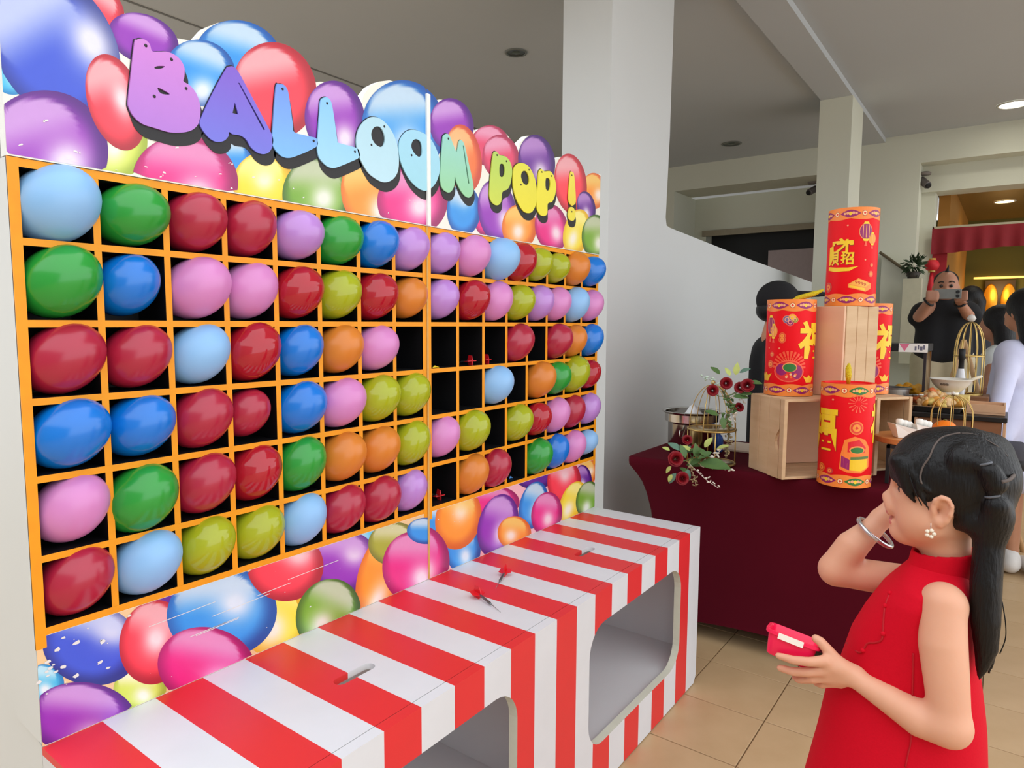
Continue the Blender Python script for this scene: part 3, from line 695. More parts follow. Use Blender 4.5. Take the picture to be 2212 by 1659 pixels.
# ------------------------------------------------------------------ striped benches in front of the board
def stripes():
    m, nt, b = _new('red_white_stripes'); N, L = nt.nodes, nt.links
    tc = N.new('ShaderNodeTexCoord'); sp = N.new('ShaderNodeSeparateXYZ'); L.new(tc.outputs['Object'], sp.inputs[0])
    d = N.new('ShaderNodeMath'); d.operation = 'DIVIDE'; d.inputs[1].default_value = .0997; L.new(sp.outputs['X'], d.inputs[0])
    p = N.new('ShaderNodeMath'); p.operation = 'FLOORED_MODULO'; p.inputs[1].default_value = 2; L.new(d.outputs[0], p.inputs[0])
    g = N.new('ShaderNodeMath'); g.operation = 'LESS_THAN'; g.inputs[1].default_value = 1; L.new(p.outputs[0], g.inputs[0])
    nz = N.new('ShaderNodeTexNoise'); nz.inputs['Scale'].default_value = 14; nz.inputs['Detail'].default_value = 6; L.new(tc.outputs['Object'], nz.inputs['Vector'])
    mx = N.new('ShaderNodeMix'); mx.data_type = 'RGBA'; mx.inputs[6].default_value = lin((222,224,228)); mx.inputs[7].default_value = lin((226,46,50)); L.new(g.outputs[0], mx.inputs[0])
    m2 = N.new('ShaderNodeMix'); m2.data_type = 'RGBA'; m2.blend_type = 'MULTIPLY'; m2.inputs[0].default_value = .08; L.new(mx.outputs[2], m2.inputs[6]); L.new(nz.outputs['Fac'], m2.inputs[7])
    L.new(m2.outputs[2], b.inputs['Base Color']); b.inputs['Roughness'].default_value = .4
    return m
M_strip = stripes()
M_inner = pmat('white_melamine_inside', (214,214,216), .55, var=.02, scale=4)
ZB = .609
def bench(left):
    x0 = -.04 if left else .9572; x1 = .9568 if left else 1.954
    t = thing('striped_bench', 'red and white striped box counter below the '+('left' if left else 'right')+' half of the dart board', 'bench', (x0,0,0), 'striped box counters')
    w = x1-x0
    sx = .505 if left else .493
    slot = [(p[0],p[1]) for p in rrect(x0+sx-.053, -.262, x0+sx+.053, -.232, .0149, 5)]
    vs, fs, _ = plate([(x0,-.4255),(x1,-.4255),(x1,-.0005),(x0,-.0005)], [slot], lambda a,b: Vector((a,b,ZB)), (0,0,-.014))
    ob('top_panel', vs, fs, M_strip, t)
    hole = rrect(x0+.172, .145, x1-.172, .512, .085, 7)
    fr = [(x0,.03),(x0+.02,.004),(x1-.02,.004),(x1,.03),(x1,ZB),(x0,ZB)]
    vs, fs, nf = plate(fr, [hole], lambda a,b: Vector((a,-.4525,b)), (0,.025,0))
    o = ob('front_panel', vs, fs, [M_strip, pmat('cream_cut_edge',(222,222,204),.6)], t)
    for p in o.data.polygons:
        c = p.center+Vector((x0,0,0))
        if abs(p.normal.y) < .5 and .13 < c.z < .53 and x0+.1 < c.x < x1-.1: p.material_index = 1
    for sx2 in (x0, x1-.015):
        MB().box((sx2,-.4273,.0),(sx2+.015,-.0005,ZB-.0142)).build('end_panel', M_inner, t)
    MB().box((x0+.0152,-.4272,.115),(x1-.0152,-.0165,.13)).build('bottom_panel', M_inner, t)
    MB().box((x0+.0152,-.016,.0),(x1-.0152,-.001,ZB-.0142)).build('rear_panel', M_inner, t)
    MB().box((x0+.002,-.4274,ZB-.0137),(x1-.002,-.4257,ZB-.0012)).build('joint_line', pmat('grey_joint',(120,108,104),.8,var=.3,scale=50), t)
bench(True); bench(False)

# ------------------------------------------------------------------ the balloons
BC = {'LB':('light blue',(140,190,238),.42,0),'G':('green',(46,166,62),.2,.25),'C':('crimson',(186,36,66),.26,.2),'R':('dark red',(196,32,50),.1,.35),'V':('lilac',(196,142,222),.2,.15),'B':('bright blue',(10,122,222),.22,.08),
      'P':('pink',(224,142,206),.3,.15),'Y':('lime green',(190,200,40),.14,.4),'O':('orange',(232,138,50),.3,.25)}
def balloon_mat(k):
    nm, rgb, ro, tr = BC[k]
    m, nt, b = _new('latex_'+nm.replace(' ','_')); N, L = nt.nodes, nt.links
    lw = N.new('ShaderNodeLayerWeight'); lw.inputs[0].default_value = .35
    mx = N.new('ShaderNodeMix'); mx.data_type = 'RGBA'; c = lin(rgb)
    nz = N.new('ShaderNodeTexNoise'); nz.inputs['Scale'].default_value = 9
    tc = N.new('ShaderNodeTexCoord'); L.new(tc.outputs['Object'], nz.inputs['Vector'])
    mx.inputs[6].default_value = tuple(v*.88 for v in c[:3])+(1,); mx.inputs[7].default_value = c; L.new(nz.outputs['Fac'], mx.inputs[0])
    L.new(mx.outputs[2], b.inputs['Base Color'])
    b.inputs['Roughness'].default_value = ro; b.inputs['Coat Weight'].default_value = .35 if ro < .3 else .1; b.inputs['Coat Roughness'].default_value = .08 if ro < .2 else .2
    tl = N.new('ShaderNodeBsdfTranslucent'); L.new(mx.outputs[2], tl.inputs[0])
    ms = N.new('ShaderNodeMixShader'); ms.inputs[0].default_value = tr*.6
    out = N['Material Output']
    L.new(b.outputs[0], ms.inputs[1]); L.new(tl.outputs[0], ms.inputs[2]); L.new(ms.outputs[0], out.inputs[0])
    return m
BM = {}
for k in BC:
    mt = balloon_mat(k); prof = []
    for i in range(19):
        a = PI*i/18; z = -math.cos(a)*.073
        w = math.sin(a)**(1.0 if i > 9 else 1.12)*.0585
        prof.append((max(w, .0001 if i in (0,18) else .004), z+.006))
    me = MB().lathe(prof[1:-1]+[(.0001, prof[-1][1])], seg=28, caps=False)
    me.lathe([(.0035,-.0705),(.0038,-.073),(.0025,-.076)], seg=10, caps=False)
    b0 = me.build('balloon', mt, None, True, local=True)
    kn = MB().lathe([(.0026,-.0755),(.0055,-.0775),(.006,-.0795),(.003,-.0805),(.0045,-.086),(.0085,-.092)], seg=12, caps=False).build('knot', mt, b0, True, local=True)
    BM[k] = (b0.data, kn.data); bpy.data.objects.remove(kn); bpy.data.objects.remove(b0)
GRID = ['LB G C C V G B V V P LB R Y Y O B','G B P P R Y R O V R P Y V P LB P','C C LB R B O P - - - - C - C O B','B B C C B P Y Y - - LB - O G Y R','P G C R G O O Y P Y - Y R P C V','C LB Y Y LB C C V - O C - G B P LB']
ORD = 'first second third fourth fifth sixth seventh eighth ninth tenth eleventh twelfth thirteenth fourteenth fifteenth sixteenth'.split()
TW = {(0,0):(1.12,0,.0),(1,1):(.92,-.01,.0),(3,3):(.84,-.014,.0),(4,1):(1.08,-.006,-.006),(1,7):(.95,0,0),(0,12):(.92,-.01,.0),(0,13):(.86,-.008,-.004),(3,15):(.9,.0,.0),(5,15):(.82,-.012,.004),(0,10):(1.1,.01,0),(0,11):(1.06,0,0),
      (5,10):(.95,-.008,0),(5,7):(.95,-.006,0),(2,14):(.95,0,0),(4,9):(1,-.004,.004),(0,4):(.95,0,0),(4,12):(.92,-.004,0),(3,12):(1.05,.012,0),(3,14):(1.12,.01,.006)}
for r in range(6):
    for c, k in enumerate(GRID[r].split()):
        if k == '-': continue
        s, dx, dz = TW.get((r,c), (1,0,0)); s *= RND.uniform(.97,1.03)
        x = (COLX[c]+COLX[c+1])/2+dx; z = (ROWZ[r]+ROWZ[r+1])/2+dz
        o = bpy.data.objects.new('balloon', BM[k][0]); COL.objects.link(o)
        d = Vector((.50+RND.uniform(-.1,.1), -.50+RND.uniform(-.12,.12), .55+RND.uniform(-.12,.12)))
        if r == 0: d.z -= .12
        if r >= 4: d.z += .1
        o.rotation_mode = 'QUATERNION'; o.rotation_quaternion = d.normalized().to_track_quat('Z','Y')
        o.location = (x+.002, .026+RND.uniform(-.006,.006)-(.012 if c > 8 else 0), z+.001); o.scale = (s,)*3
        tag(o, '%s balloon in the %s row from the top, %s cell from the left' % (BC[k][0], ORD[r], ORD[c]), 'balloon', 'balloons in the dart board cells')
        kn = bpy.data.objects.new('knot', BM[k][1]); COL.objects.link(kn); kn.parent = o
# burst scrap and darts
def dart(tail, tip, label, seed=0):
    a = Vector(tail); b = Vector(tip); d = (b-a).normalized(); L = (b-a).length
    t = thing('dart', label, 'dart', tuple(a), 'red-flighted darts')
    P = lambda s: a+d*(L*s)
    MB().tube([P(.22),P(.25),P(.6),P(.63),P(.66)],[.002,.0035,.0038,.003,.0012],10).build('barrel', pmat('dart_steel',(126,132,136),.35,.9), t, True)
    MB().tube([P(.65),P(1)],[.0011,.0004],8).build('point', pmat('dart_point',(150,150,150),.3,.9), t, True)
    mb = MB(); u = d.orthogonal().normalized(); v = d.cross(u)
    for k in range(4):
        an = PI/4+k*PI/2; w = u*math.cos(an)+v*math.sin(an); n = d.cross(w)*.0009
        pr = [P(-.02)+w*.001, P(0)+w*.017, P(.17)+w*.0195, P(.27)+w*.002]
        mb.add([p+n for p in pr]+[p-n for p in pr], [(0,1,2,3),(7,6,5,4),(0,4,5,1),(1,5,6,2),(2,6,7,3),(3,7,4,0)])
    mb.build('flight', pmat('red_flight',(226,26,38),.35), t)
    return t
dart((.944,-.188,ZB+.0165),(.902,-.312,ZB+.0015),'dart with red flights lying on the white stripe near the bench joint')
dart((1.130,-.160,ZB+.0165),(1.019,-.204,ZB+.0015),'dart with red flights lying on the bench nearer the printed apron')
dart((1.175,.012,ROWZ[3]+.02),(1.19,.10,ROWZ[3]+.01),'dart with red flights in the empty tenth cell of the third row')
dart((1.268,.02,ROWZ[3]+.02),(1.262,.105,ROWZ[3]+.012),'dart with red flights in the empty eleventh cell of the third row')
dart((1.045,.03,ROWZ[6]+.021),(1.06,.11,ROWZ[6]+.012),'dart with red flights in the empty ninth cell of the bottom row')
sc = MB().tube([(.985,.004,ROWZ[3]+.009),(1.0,.01,ROWZ[3]+.011),(1.016,.008,ROWZ[3]+.008)],[.001,.004,.0012],6)
tag(sc.build('balloon_scrap', pmat('yellow_latex_scrap',(236,200,30),.4), None, True), 'scrap of burst yellow balloon on the shelf of an empty cell', 'scrap')
sc = MB().tube([(1.40,.03,ROWZ[6]+.009),(1.41,.034,ROWZ[6]+.012),(1.418,.03,ROWZ[6]+.008)],[.001,.004,.0012],6)
tag(sc.build('balloon_scrap', pmat('blue_latex_scrap',(90,160,230),.4), None, True), 'scrap of burst light blue balloon in an empty bottom-row cell', 'scrap')

# ================================================================== draped table and what stands on it
ZT = .765
M_maroon = pmat('maroon_spandex', (84,10,27), .85, rgb2=(74,8,22), scale=3, spec=.1)
def table_cover(x0, x1, y0, y1, zt, mat, name, label):
    loops = []
    #        z, inset at the ends (y), inset front/back (x), corner radius
    lv = [(zt,.03,.03,.02),(zt,.006,.006,.022),(zt-.004,.001,.001,.024),(zt-.02,0,0,.025),(zt-.038,.002,.001,.025),(zt-.05,.012,.004,.025),(zt-.075,.035,.008,.025),(zt-.11,.062,.012,.025),(zt-.16,.085,.015,.025),(zt-.24,.108,.018,.025),(zt-.36,.124,.018,.025),(zt-.5,.128,.012,.025),(zt-.64,.122,.002,.025),(.05,.116,-.006,.025)]
    seg = 14; V = []; F = []
    for z, iy, ix, r in lv:
        a0, a1, b0, b1 = x0+ix, x1-ix, y0+iy, y1-iy; lp = []
        cs = [(a1-r,b0+r,-90),(a1-r,b1-r,0),(a0+r,b1-r,90),(a0+r,b0+r,180)]
        for ci, (cx, cy, s) in enumerate(cs):
            for k in range(5):
                a = math.radians(s+90*k/4); lp.append((cx+r*math.cos(a), cy+r*math.sin(a), z))
            nx = cs[(ci+1)%4]; e = math.radians(s+90); p = Vector((cx+r*math.cos(e), cy+r*math.sin(e), z)); a2 = math.radians(nx[2]); q = Vector((nx[0]+r*math.cos(a2), nx[1]+r*math.sin(a2), z))
            for k in range(1, seg):
                w = p.lerp(q, k/seg)
                if z < .1: w.z += .05*math.sin(PI*k/seg)
                lp.append(tuple(w))
        loops.append(lp)
    n = len(loops[0]); V = [p for lp in loops for p in lp]
    F = [tuple(range(n))]
    for i in range(len(loops)-1):
        for k in range(n): F.append((i*n+k, (i+1)*n+k, (i+1)*n+(k+1)%n, i*n+(k+1)%n))
    t = thing(name, label, 'table', ((x0+x1)/2,(y0+y1)/2,0))
    c = ob('stretch_cover', V, F, mat, t, True); smooth_angle(c, 60)
    MB().box((x0+.03,y0+.03,zt-.03),(x1-.03,y1-.03,zt-.003)).build('tabletop', pmat('grey_plastic_top',(150,150,150),.6), t)
    for lx in (x0+.07, x1-.07):
        for ly in (y0+.16, y1-.16):
            MB().tube([(lx,ly,zt-.03),(lx,ly,.0)],.014,10).build('leg', pmat('dark_steel_leg',(60,60,62),.4,.6), t, True)
    return t
table_cover(2.3,3.02,-1.31,.03,ZT,M_maroon,'draped_table','long table in a stretched maroon cover beside the dart board')

# ------------------------------------------------------------------ wooden crates of separate planks
M_wood = pmat('pale_pine', (220,190,152), .65, rgb2=(188,152,112), scale=5, stretch=(1,1,6), bump=.05)
M_wood2 = pmat('pale_pine_flat', (220,190,152), .65, rgb2=(194,158,118), scale=6, stretch=(6,1,1), bump=.04)
M_ply = pmat('pinkish_plywood', (232,190,158), .6, rgb2=(216,170,136), scale=4, stretch=(1,1,3))
def crate(o, az, w, d, h, label, grp='rustic wooden crates', kind='open'):
    """o: near base corner; front runs along azimuth az (w), depth d behind it"""
    a = math.radians(az); u = Vector((math.sin(a), math.cos(a), 0)); v = Vector((math.sin(a-PI/2), math.cos(a-PI/2), 0)); O = Vector(o)
    M = Matrix(((u.x,v.x,0,O.x),(u.y,v.y,0,O.y),(0,0,1,O.z),(0,0,0,1)))
    t = thing('wooden_crate', label, 'crate', o, grp)
    tk = .012
    def bb(name, p, q, m=M_wood, r=.0025): return MB().bbox(p, q, r, M=M).build(name, m, t)
    if kind == 'open':      # opening to the front; ends of vertical planks with a hand-hole, batten at the mouth
        for e, s in ((0, 1), (w-tk, -1)):
            n = 3; pw = (d-.03)/n
            for k in range(n):
                y0, y1 = .03+k*pw+.001, .03+(k+1)*pw-.001
                if k == 0:     # plank with half-round hand-hole at its front edge
                    pts = [(y0,0)]+[(y1,0),(y1,h),(y0,h)]+[(y0+.026*math.sin(PI*i/8), h*.62-h*.34*i/8) for i in range(9)]
                    vs, fs, _ = plate(pts, [], lambda a_,b_: M @ Vector((e,a_,b_)), tuple((M.to_3x3() @ Vector((tk,0,0)))))
                    ob('plank', vs, fs, M_wood, t)
                else: bb('plank', (e,y0,0), (e+tk,y1,h))
            bb('batten', (e,0,0), (e+tk+.004,.028,h))
            bb('batten', (e+ (tk+.001 if s > 0 else -.015),d-.026,0.014), (e+(tk+.015 if s > 0 else -.001),d-.002,h-.014))
        for z in (0, h-.011):
            for k in range(3):
                y0 = .001+k*(d/3); bb('slat', (tk+.001,y0,z), (w-tk-.001,y0+d/3-.002,z+.011), M_wood2)
        bb('base_board', (tk+.001,d-.012,.012), (w-tk-.001,d-.002,h-.012), M_ply)
    else:                   # standing on end: plywood base board to the left, long planks on the side
        bb('base_board', (.001,.002,0), (.011,d,h), M_ply)
        pw = (w-.012)/3
        for k in range(3):
            bb('plank', (.012+k*pw+.001,0,0), (.012+(k+1)*pw-.001,tk,h))
            bb('plank', (.012+k*pw+.001,d-tk,0), (.012+(k+1)*pw-.001,d,h))
        bb('end_board', (.012,tk+.001,h-.013), (w-.001,d-tk-.001,h-.001), M_wood2)
        bb('end_board', (.012,tk+.001,.001), (w-.001,d-tk-.001,.013), M_wood2)
    return t
crate((2.235,-.666,ZT+.001), 132, .42, .24, .314, 'open wooden crate lying at the front of the table, front left of the stack')
crate((2.446,-.822,ZT+.316), 118, .2, .27, .36, 'tall wooden crate standing upright on top of the open crate', kind='end')
crate((2.62,-.918,ZT+.001), 128, .19, .26, .305, 'open wooden crate at the rear right of the stack, behind the firecrackers')

# ------------------------------------------------------------------ giant paper firecrackers
M_fred = pmat('firecracker_red', (234,4,22), .5, var=.03, scale=12, spec=.25)
M_fpr = vcol_mat('firecracker_print', .42)
def glyph(txt, off=.02):
    c = bpy.data.curves.new('glyph','FONT'); c.body = txt; c.offset = off; c.resolution_u = 3
    o = bpy.data.objects.new('glyph', c); COL.objects.link(o)
    dg = bpy.context.evaluated_depsgraph_get(); dg.update(); m = o.evaluated_get(dg).to_mesh()
    V = [(v.co.x, v.co.y) for v in m.vertices]; F = [tuple(p.vertices) for p in m.polygons]
    o.evaluated_get(dg).to_mesh_clear(); bpy.data.objects.remove(o); bpy.data.curves.remove(c)
    x0 = min(v[0] for v in V); x1 = max(v[0] for v in V); y0 = min(v[1] for v in V); y1 = max(v[1] for v in V)
    return [((v[0]-x0)/(x1-x0)-.5, (v[1]-y0)/(y1-y0)-.5) for v in V], F
def circ(cx, cz, rx, rz=None, n=20, a0=0): return [(cx+rx*math.cos(a0+2*PI*k/n), cz+(rz or rx)*math.sin(a0+2*PI*k/n)) for k in range(n)]
class Wrap:
    """ink shapes laid out flat as (arc, height) then rolled round the tube"""
    def __init__(s): s.V = []; s.F = []; s.C = []; s.L = []
    def poly(s, loops, col, lay):
        bm = bmesh.new()
        for lp in loops:
            vs = [bm.verts.new((p[0], p[1], 0)) for p in lp]
            for i in range(len(vs)): bm.edges.new((vs[i], vs[(i+1)%len(vs)]))
        bmesh.ops.triangle_fill(bm, use_beauty=True, use_dissolve=False, edges=list(bm.edges))
        s._bm(bm, col, lay)
    def mesh(s, V, F, col, lay):
        bm = bmesh.new(); vs = [bm.verts.new((p[0], p[1], 0)) for p in V]
        for f in F:
            try: bm.faces.new([vs[i] for i in f])
            except ValueError: pass
        bmesh.ops.triangulate(bm, faces=list(bm.faces)); s._bm(bm, col, lay)
    def _bm(s, bm, col, lay):
        for _ in range(4):
            es = [e for e in bm.edges if abs(e.verts[0].co.x-e.verts[1].co.x) > .014]
            if not es: break
            bmesh.ops.subdivide_edges(bm, edges=es, cuts=1); bmesh.ops.triangulate(bm, faces=[f for f in bm.faces if len(f.verts) > 3])
        bm.verts.index_update(); n = len(s.V); c = lin(col)
        s.V += [(v.co.x, v.co.y) for v in bm.verts]; s.L += [lay]*len(bm.verts); s.C += [c]*len(bm.verts)
        for f in bm.faces:
            i = [v.index+n for v in f.verts]; a, b, d = (s.V[k] for k in i)
            if (b[0]-a[0])*(d[1]-a[1])-(d[0]-a[0])*(b[1]-a[1]) < 0: i = i[::-1]
            s.F.append(tuple(i))
        bm.free()
    def roll(s, P, R, yaw, M):
        out = []
        for (a, z), l in zip(s.V, s.L):
            th = yaw+a/R; r = R+.0004+.00025*l
            out.append(M @ Vector((r*math.cos(th), r*math.sin(th), z)))
        return out
ORG, YEL, GOLD, PUR, GRN, RED, CRM = (246,138,52), (250,206,30), (252,190,20), (150,20,100), (44,120,52), (226,40,40), (250,220,170)
FR, FH = .093, .385
def lens(w, cx, cz, a, b, col):
    L = [(cx-a,cz)]+[(cx-a+2*a*t/10, cz+b*math.sin(PI*t/10)) for t in range(1,10)]+[(cx+a,cz)]+[(cx+a-2*a*t/10, cz-b*math.sin(PI*t/10)) for t in range(1,10)]
    w.poly([L], col, 3)
    for k in range(-2,3):
        w.poly([circ(cx+k*a*.27, cz+(.0015 if k%2 else 0), .0058*(1.2-.18*abs(k)), n=8)], YEL if k == 0 else (240,170,120), 4)
def bands(w, phase, cols):
    for top in (0,1):
        n = 66; Z0, Z1 = (0, .054) if not top else (FH-.054, FH)
        per = 2*PI*FR; L = []
        for k in range(n+1):
            a = -per/2+per*k/n; sc = .0065*abs(math.sin(PI*(a-phase)/.0875)); L.append((a, (Z1-.012+sc) if not top else (Z0+.012-sc)))
        base = [(per/2, Z0 if not top else Z1), (-per/2, Z0 if not top else Z1)]
        for k in range(n):
            q = [(L[k][0], L[k][1]), (L[k+1][0], L[k+1][1]), (L[k+1][0], base[0][1]), (L[k][0], base[0][1])]
            w.poly([q], ORG, 1)
        zc = .024 if not top else FH-.024
        for i in range(-3, 4):
            cx = phase+i*.0875*1.17
            if abs(cx) > per/2-.05: continue
            lens(w, cx, zc, .038, .0145, cols[i % len(cols)])
            for sgn in (.5,):
                x = cx+.0875*1.17*sgn
                w.poly([circ(x, zc, .0105)], (200,70,30), 3); w.poly([circ(x, zc, .0085)], CRM, 4); w.poly([circ(x, zc, .0052, n=4)], RED, 5)
def coin(w, x, z, r, col=(240,110,60)):
    w.poly([circ(x,z,r)], col, 2); w.poly([circ(x,z,r*.82)], (226,60,40), 3); w.poly([circ(x,z,r*.6, n=8)], (248,150,60), 4); w.poly([circ(x,z,r*.25,n=4)], RED, 5)
def lantern(w, x, z, rx, rz, col):
    w.poly([circ(x,z,rx*1.12,rz*1.08)], (246,150,90), 2); w.poly([circ(x,z,rx,rz)], col, 3)
    for k in (-.5,0,.5): w.poly([[(x+k*rx-.0012,z-rz*.8),(x+k*rx+.0012,z-rz*.8),(x+k*rx+.0012,z+rz*.8),(x+k*rx-.0012,z+rz*.8)]], (250,180,110), 4)
    for s in (-1,1): w.poly([[(x-rx*.5,z+s*rz*.95),(x+rx*.5,z+s*rz*.95),(x+rx*.35,z+s*rz*1.25),(x-rx*.35,z+s*rz*1.25)]], YEL, 4)
    w.poly([[(x-.002,z-rz*1.25),(x+.002,z-rz*1.25),(x+.006,z-rz*1.9),(x-.006,z-rz*1.9)]], (246,90,60), 3)
def burst(w, x, z, r, col=(248,96,70), half=False, n=14):
    for k in range(n):
        a = (PI*k/(n-1)) if half else 2*PI*k/n
        for r0, r1, ww in ((.3,.62,.05),(.66,1.,.075)):
            c, s_n = math.cos(a), math.sin(a); q = [(r0,-ww*.5),(r1,-ww),(r1*1.03,0),(r1,ww),(r0,ww*.5)]
            w.poly([[(x+r*(p*c-o*s_n), z+r*(p*s_n+o*c)) for p, o in q]], col, 2)
def fu(w, x, z, sx, sz):
    V, F = glyph('\u798f', .032)
    w.mesh([(x+v[0]*sx+.003, z+v[1]*sz-.003) for v in V], F, (190,20,10), 3)
    w.mesh([(x+v[0]*sx, z+v[1]*sz) for v in V], F, YEL, 4)
def purse(w, x, z, r):
    burst(w, x, z+r*.3, r*1.15, (246,84,50), True)
    w.poly([circ(x,z,r*1.05,r*.8)], (244,100,70), 3); w.poly([circ(x,z,r*.95,r*.72)], (226,36,40), 4)
    w.poly([circ(x-r*.5,z+r*.1,r*.4,r*.42)], PUR, 5); w.poly([circ(x+r*.55,z-.05*r,r*.38,r*.5)], PUR, 5)
    w.poly([circ(x+r*.05,z+r*.28,r*.5,r*.36)], (246,150,90), 6); w.poly([circ(x+r*.05,z+r*.26,r*.44,r*.3)], GRN, 7)
    for k in range(6): w.poly([circ(x-r*.15+.14*r*k-(k%2)*.1*r, z-r*.42+(k%3)*.1*r, r*.09, n=7)], (250,110,40) if k%2 else (240,190,140), 6)
def cloud(w, x, z, r):
    for dx, dz, q, c in ((-.4,0,.6,(120,110,150)),(.4,.25,.6,GOLD),(.85,-.05,.45,(150,150,40)),(.1,-.45,.55,PUR)):
        w.poly([circ(x+dx*r,z+dz*r,q*r*1.15)], (248,120,90), 2); w.poly([circ(x+dx*r,z+dz*r,q*r)], c, 3); w.poly([circ(x+dx*r,z+dz*r,q*r*.6)], (246,170,140), 4); w.poly([circ(x+dx*r,z+dz*r,q*r*.4)], c, 5)
def ingot(w, x, z, s):
    w.poly([[(x-s,z+s*.4),(x-s*.5,z-.5*s),(x+s*.5,z-s*.5),(x+s,z+s*.4),(x+s*.4,z+s*.15),(x,z+s*.5),(x-s*.4,z+s*.15)]], GOLD, 3)
def goldbar(w, x, z, s):
    w.poly([[(x-s,z+.05*s),(x-.2*s,z+.55*s),(x+s,z+.1*s),(x+s,z-.35*s),(x+.45*s,z-.62*s),(x-s,z-.25*s)]], (250,150,60), 2)
    w.poly([[(x-.9*s,z+.05*s),(x-.2*s,z+.47*s),(x+.9*s,z+.08*s),(x+.4*s,z-.25*s)]], (250,178,70), 3)
    w.poly([[(x-.9*s,z-.02*s),(x+.4*s,z-.32*s),(x+.4*s,z-.55*s),(x-.9*s,z-.2*s)]], (252,200,50), 3)
    V, F = glyph('9999', .01); w.mesh([(x+v[0]*s*.95, z+.1*s+v[1]*s*.28-v[0]*s*.25) for v in V], F, (200,70,30), 4)
def chest(w, x, z, s):
    w.poly([[(x-s,z+.1*s),(x-.8*s,z+1.1*s),(x-.2*s,z+1.35*s),(x+.5*s,z+1.15*s),(x+.9*s,z+.6*s),(x+.95*s,z-.7*s),(x+.3*s,z-1.1*s),(x-.6*s,z-1.05*s),(x-1.05*s,z-.85*s)]], (250,130,50), 2)
    w.poly([[(x-.6*s,z+.3*s),(x-.6*s,z+.95*s),(x+.1*s,z+1.15*s),(x+.6*s,z+.6*s),(x+.5*s,z+.25*s)]], (226,20,40), 3)
    w.poly([circ(x,z+.45*s,.5*s,.27*s)], (250,150,80), 4); w.poly([circ(x,z+.43*s,.42*s,.2*s)], GRN, 5)
    w.poly([[(x-.95*s,z+.05*s),(x-.45*s,z-.2*s),(x-.45*s,z-.9*s),(x-.95*s,z-.7*s)]], PUR, 3)
    w.poly([[(x-.42*s,z-.2*s),(x+.75*s,z-.15*s),(x+.75*s,z-.75*s),(x+.3*s,z-.95*s),(x-.42*s,z-.9*s)]], (246,200,30), 3)
    w.poly([[(x-.4*s,z-.02*s),(x+.85*s,z+.05*s),(x+.85*s,z-.12*s),(x-.4*s,z-.2*s)]], (90,120,60), 4)
def fortune(w, x, z, s):
    """merged four-character New Year emblem"""
    for txt, dx, dz, sx, sz in (('\u624d',.18,.52,1.2,1.0),('\u8c9d',-.42,-.3,.62,1.0),('\u62db',.42,-.32,.85,.9),('\u5b80',.02,.85,1.5,.5)):
        V, F = glyph(txt, .028)
        w.mesh([(x+s*(dx+v[0]*sx)+.002, z+s*(dz+v[1]*sz)-.002) for v in V], F, (150,60,10), 3); w.mesh([(x+s*(dx+v[0]*sx), z+s*(dz+v[1]*sz)) for v in V], F, YEL, 4)
    w.poly([[(x-1.0*s,z-.86*s),(x-.3*s,z-.95*s),(x+.5*s,z-.98*s),(x+1.15*s,z-.9*s),(x+.6*s,z-1.22*s),(x-.4*s,z-1.25*s),(x-1.05*s,z-1.1*s)]], YEL, 4)
    w.poly([[(x-1.0*s,z+.5*s),(x-.62*s,z+.62*s),(x-.55*s,z-.1*s),(x-.8*s,z-.7*s),(x-1.0*s,z-.8*s)]], YEL, 4)
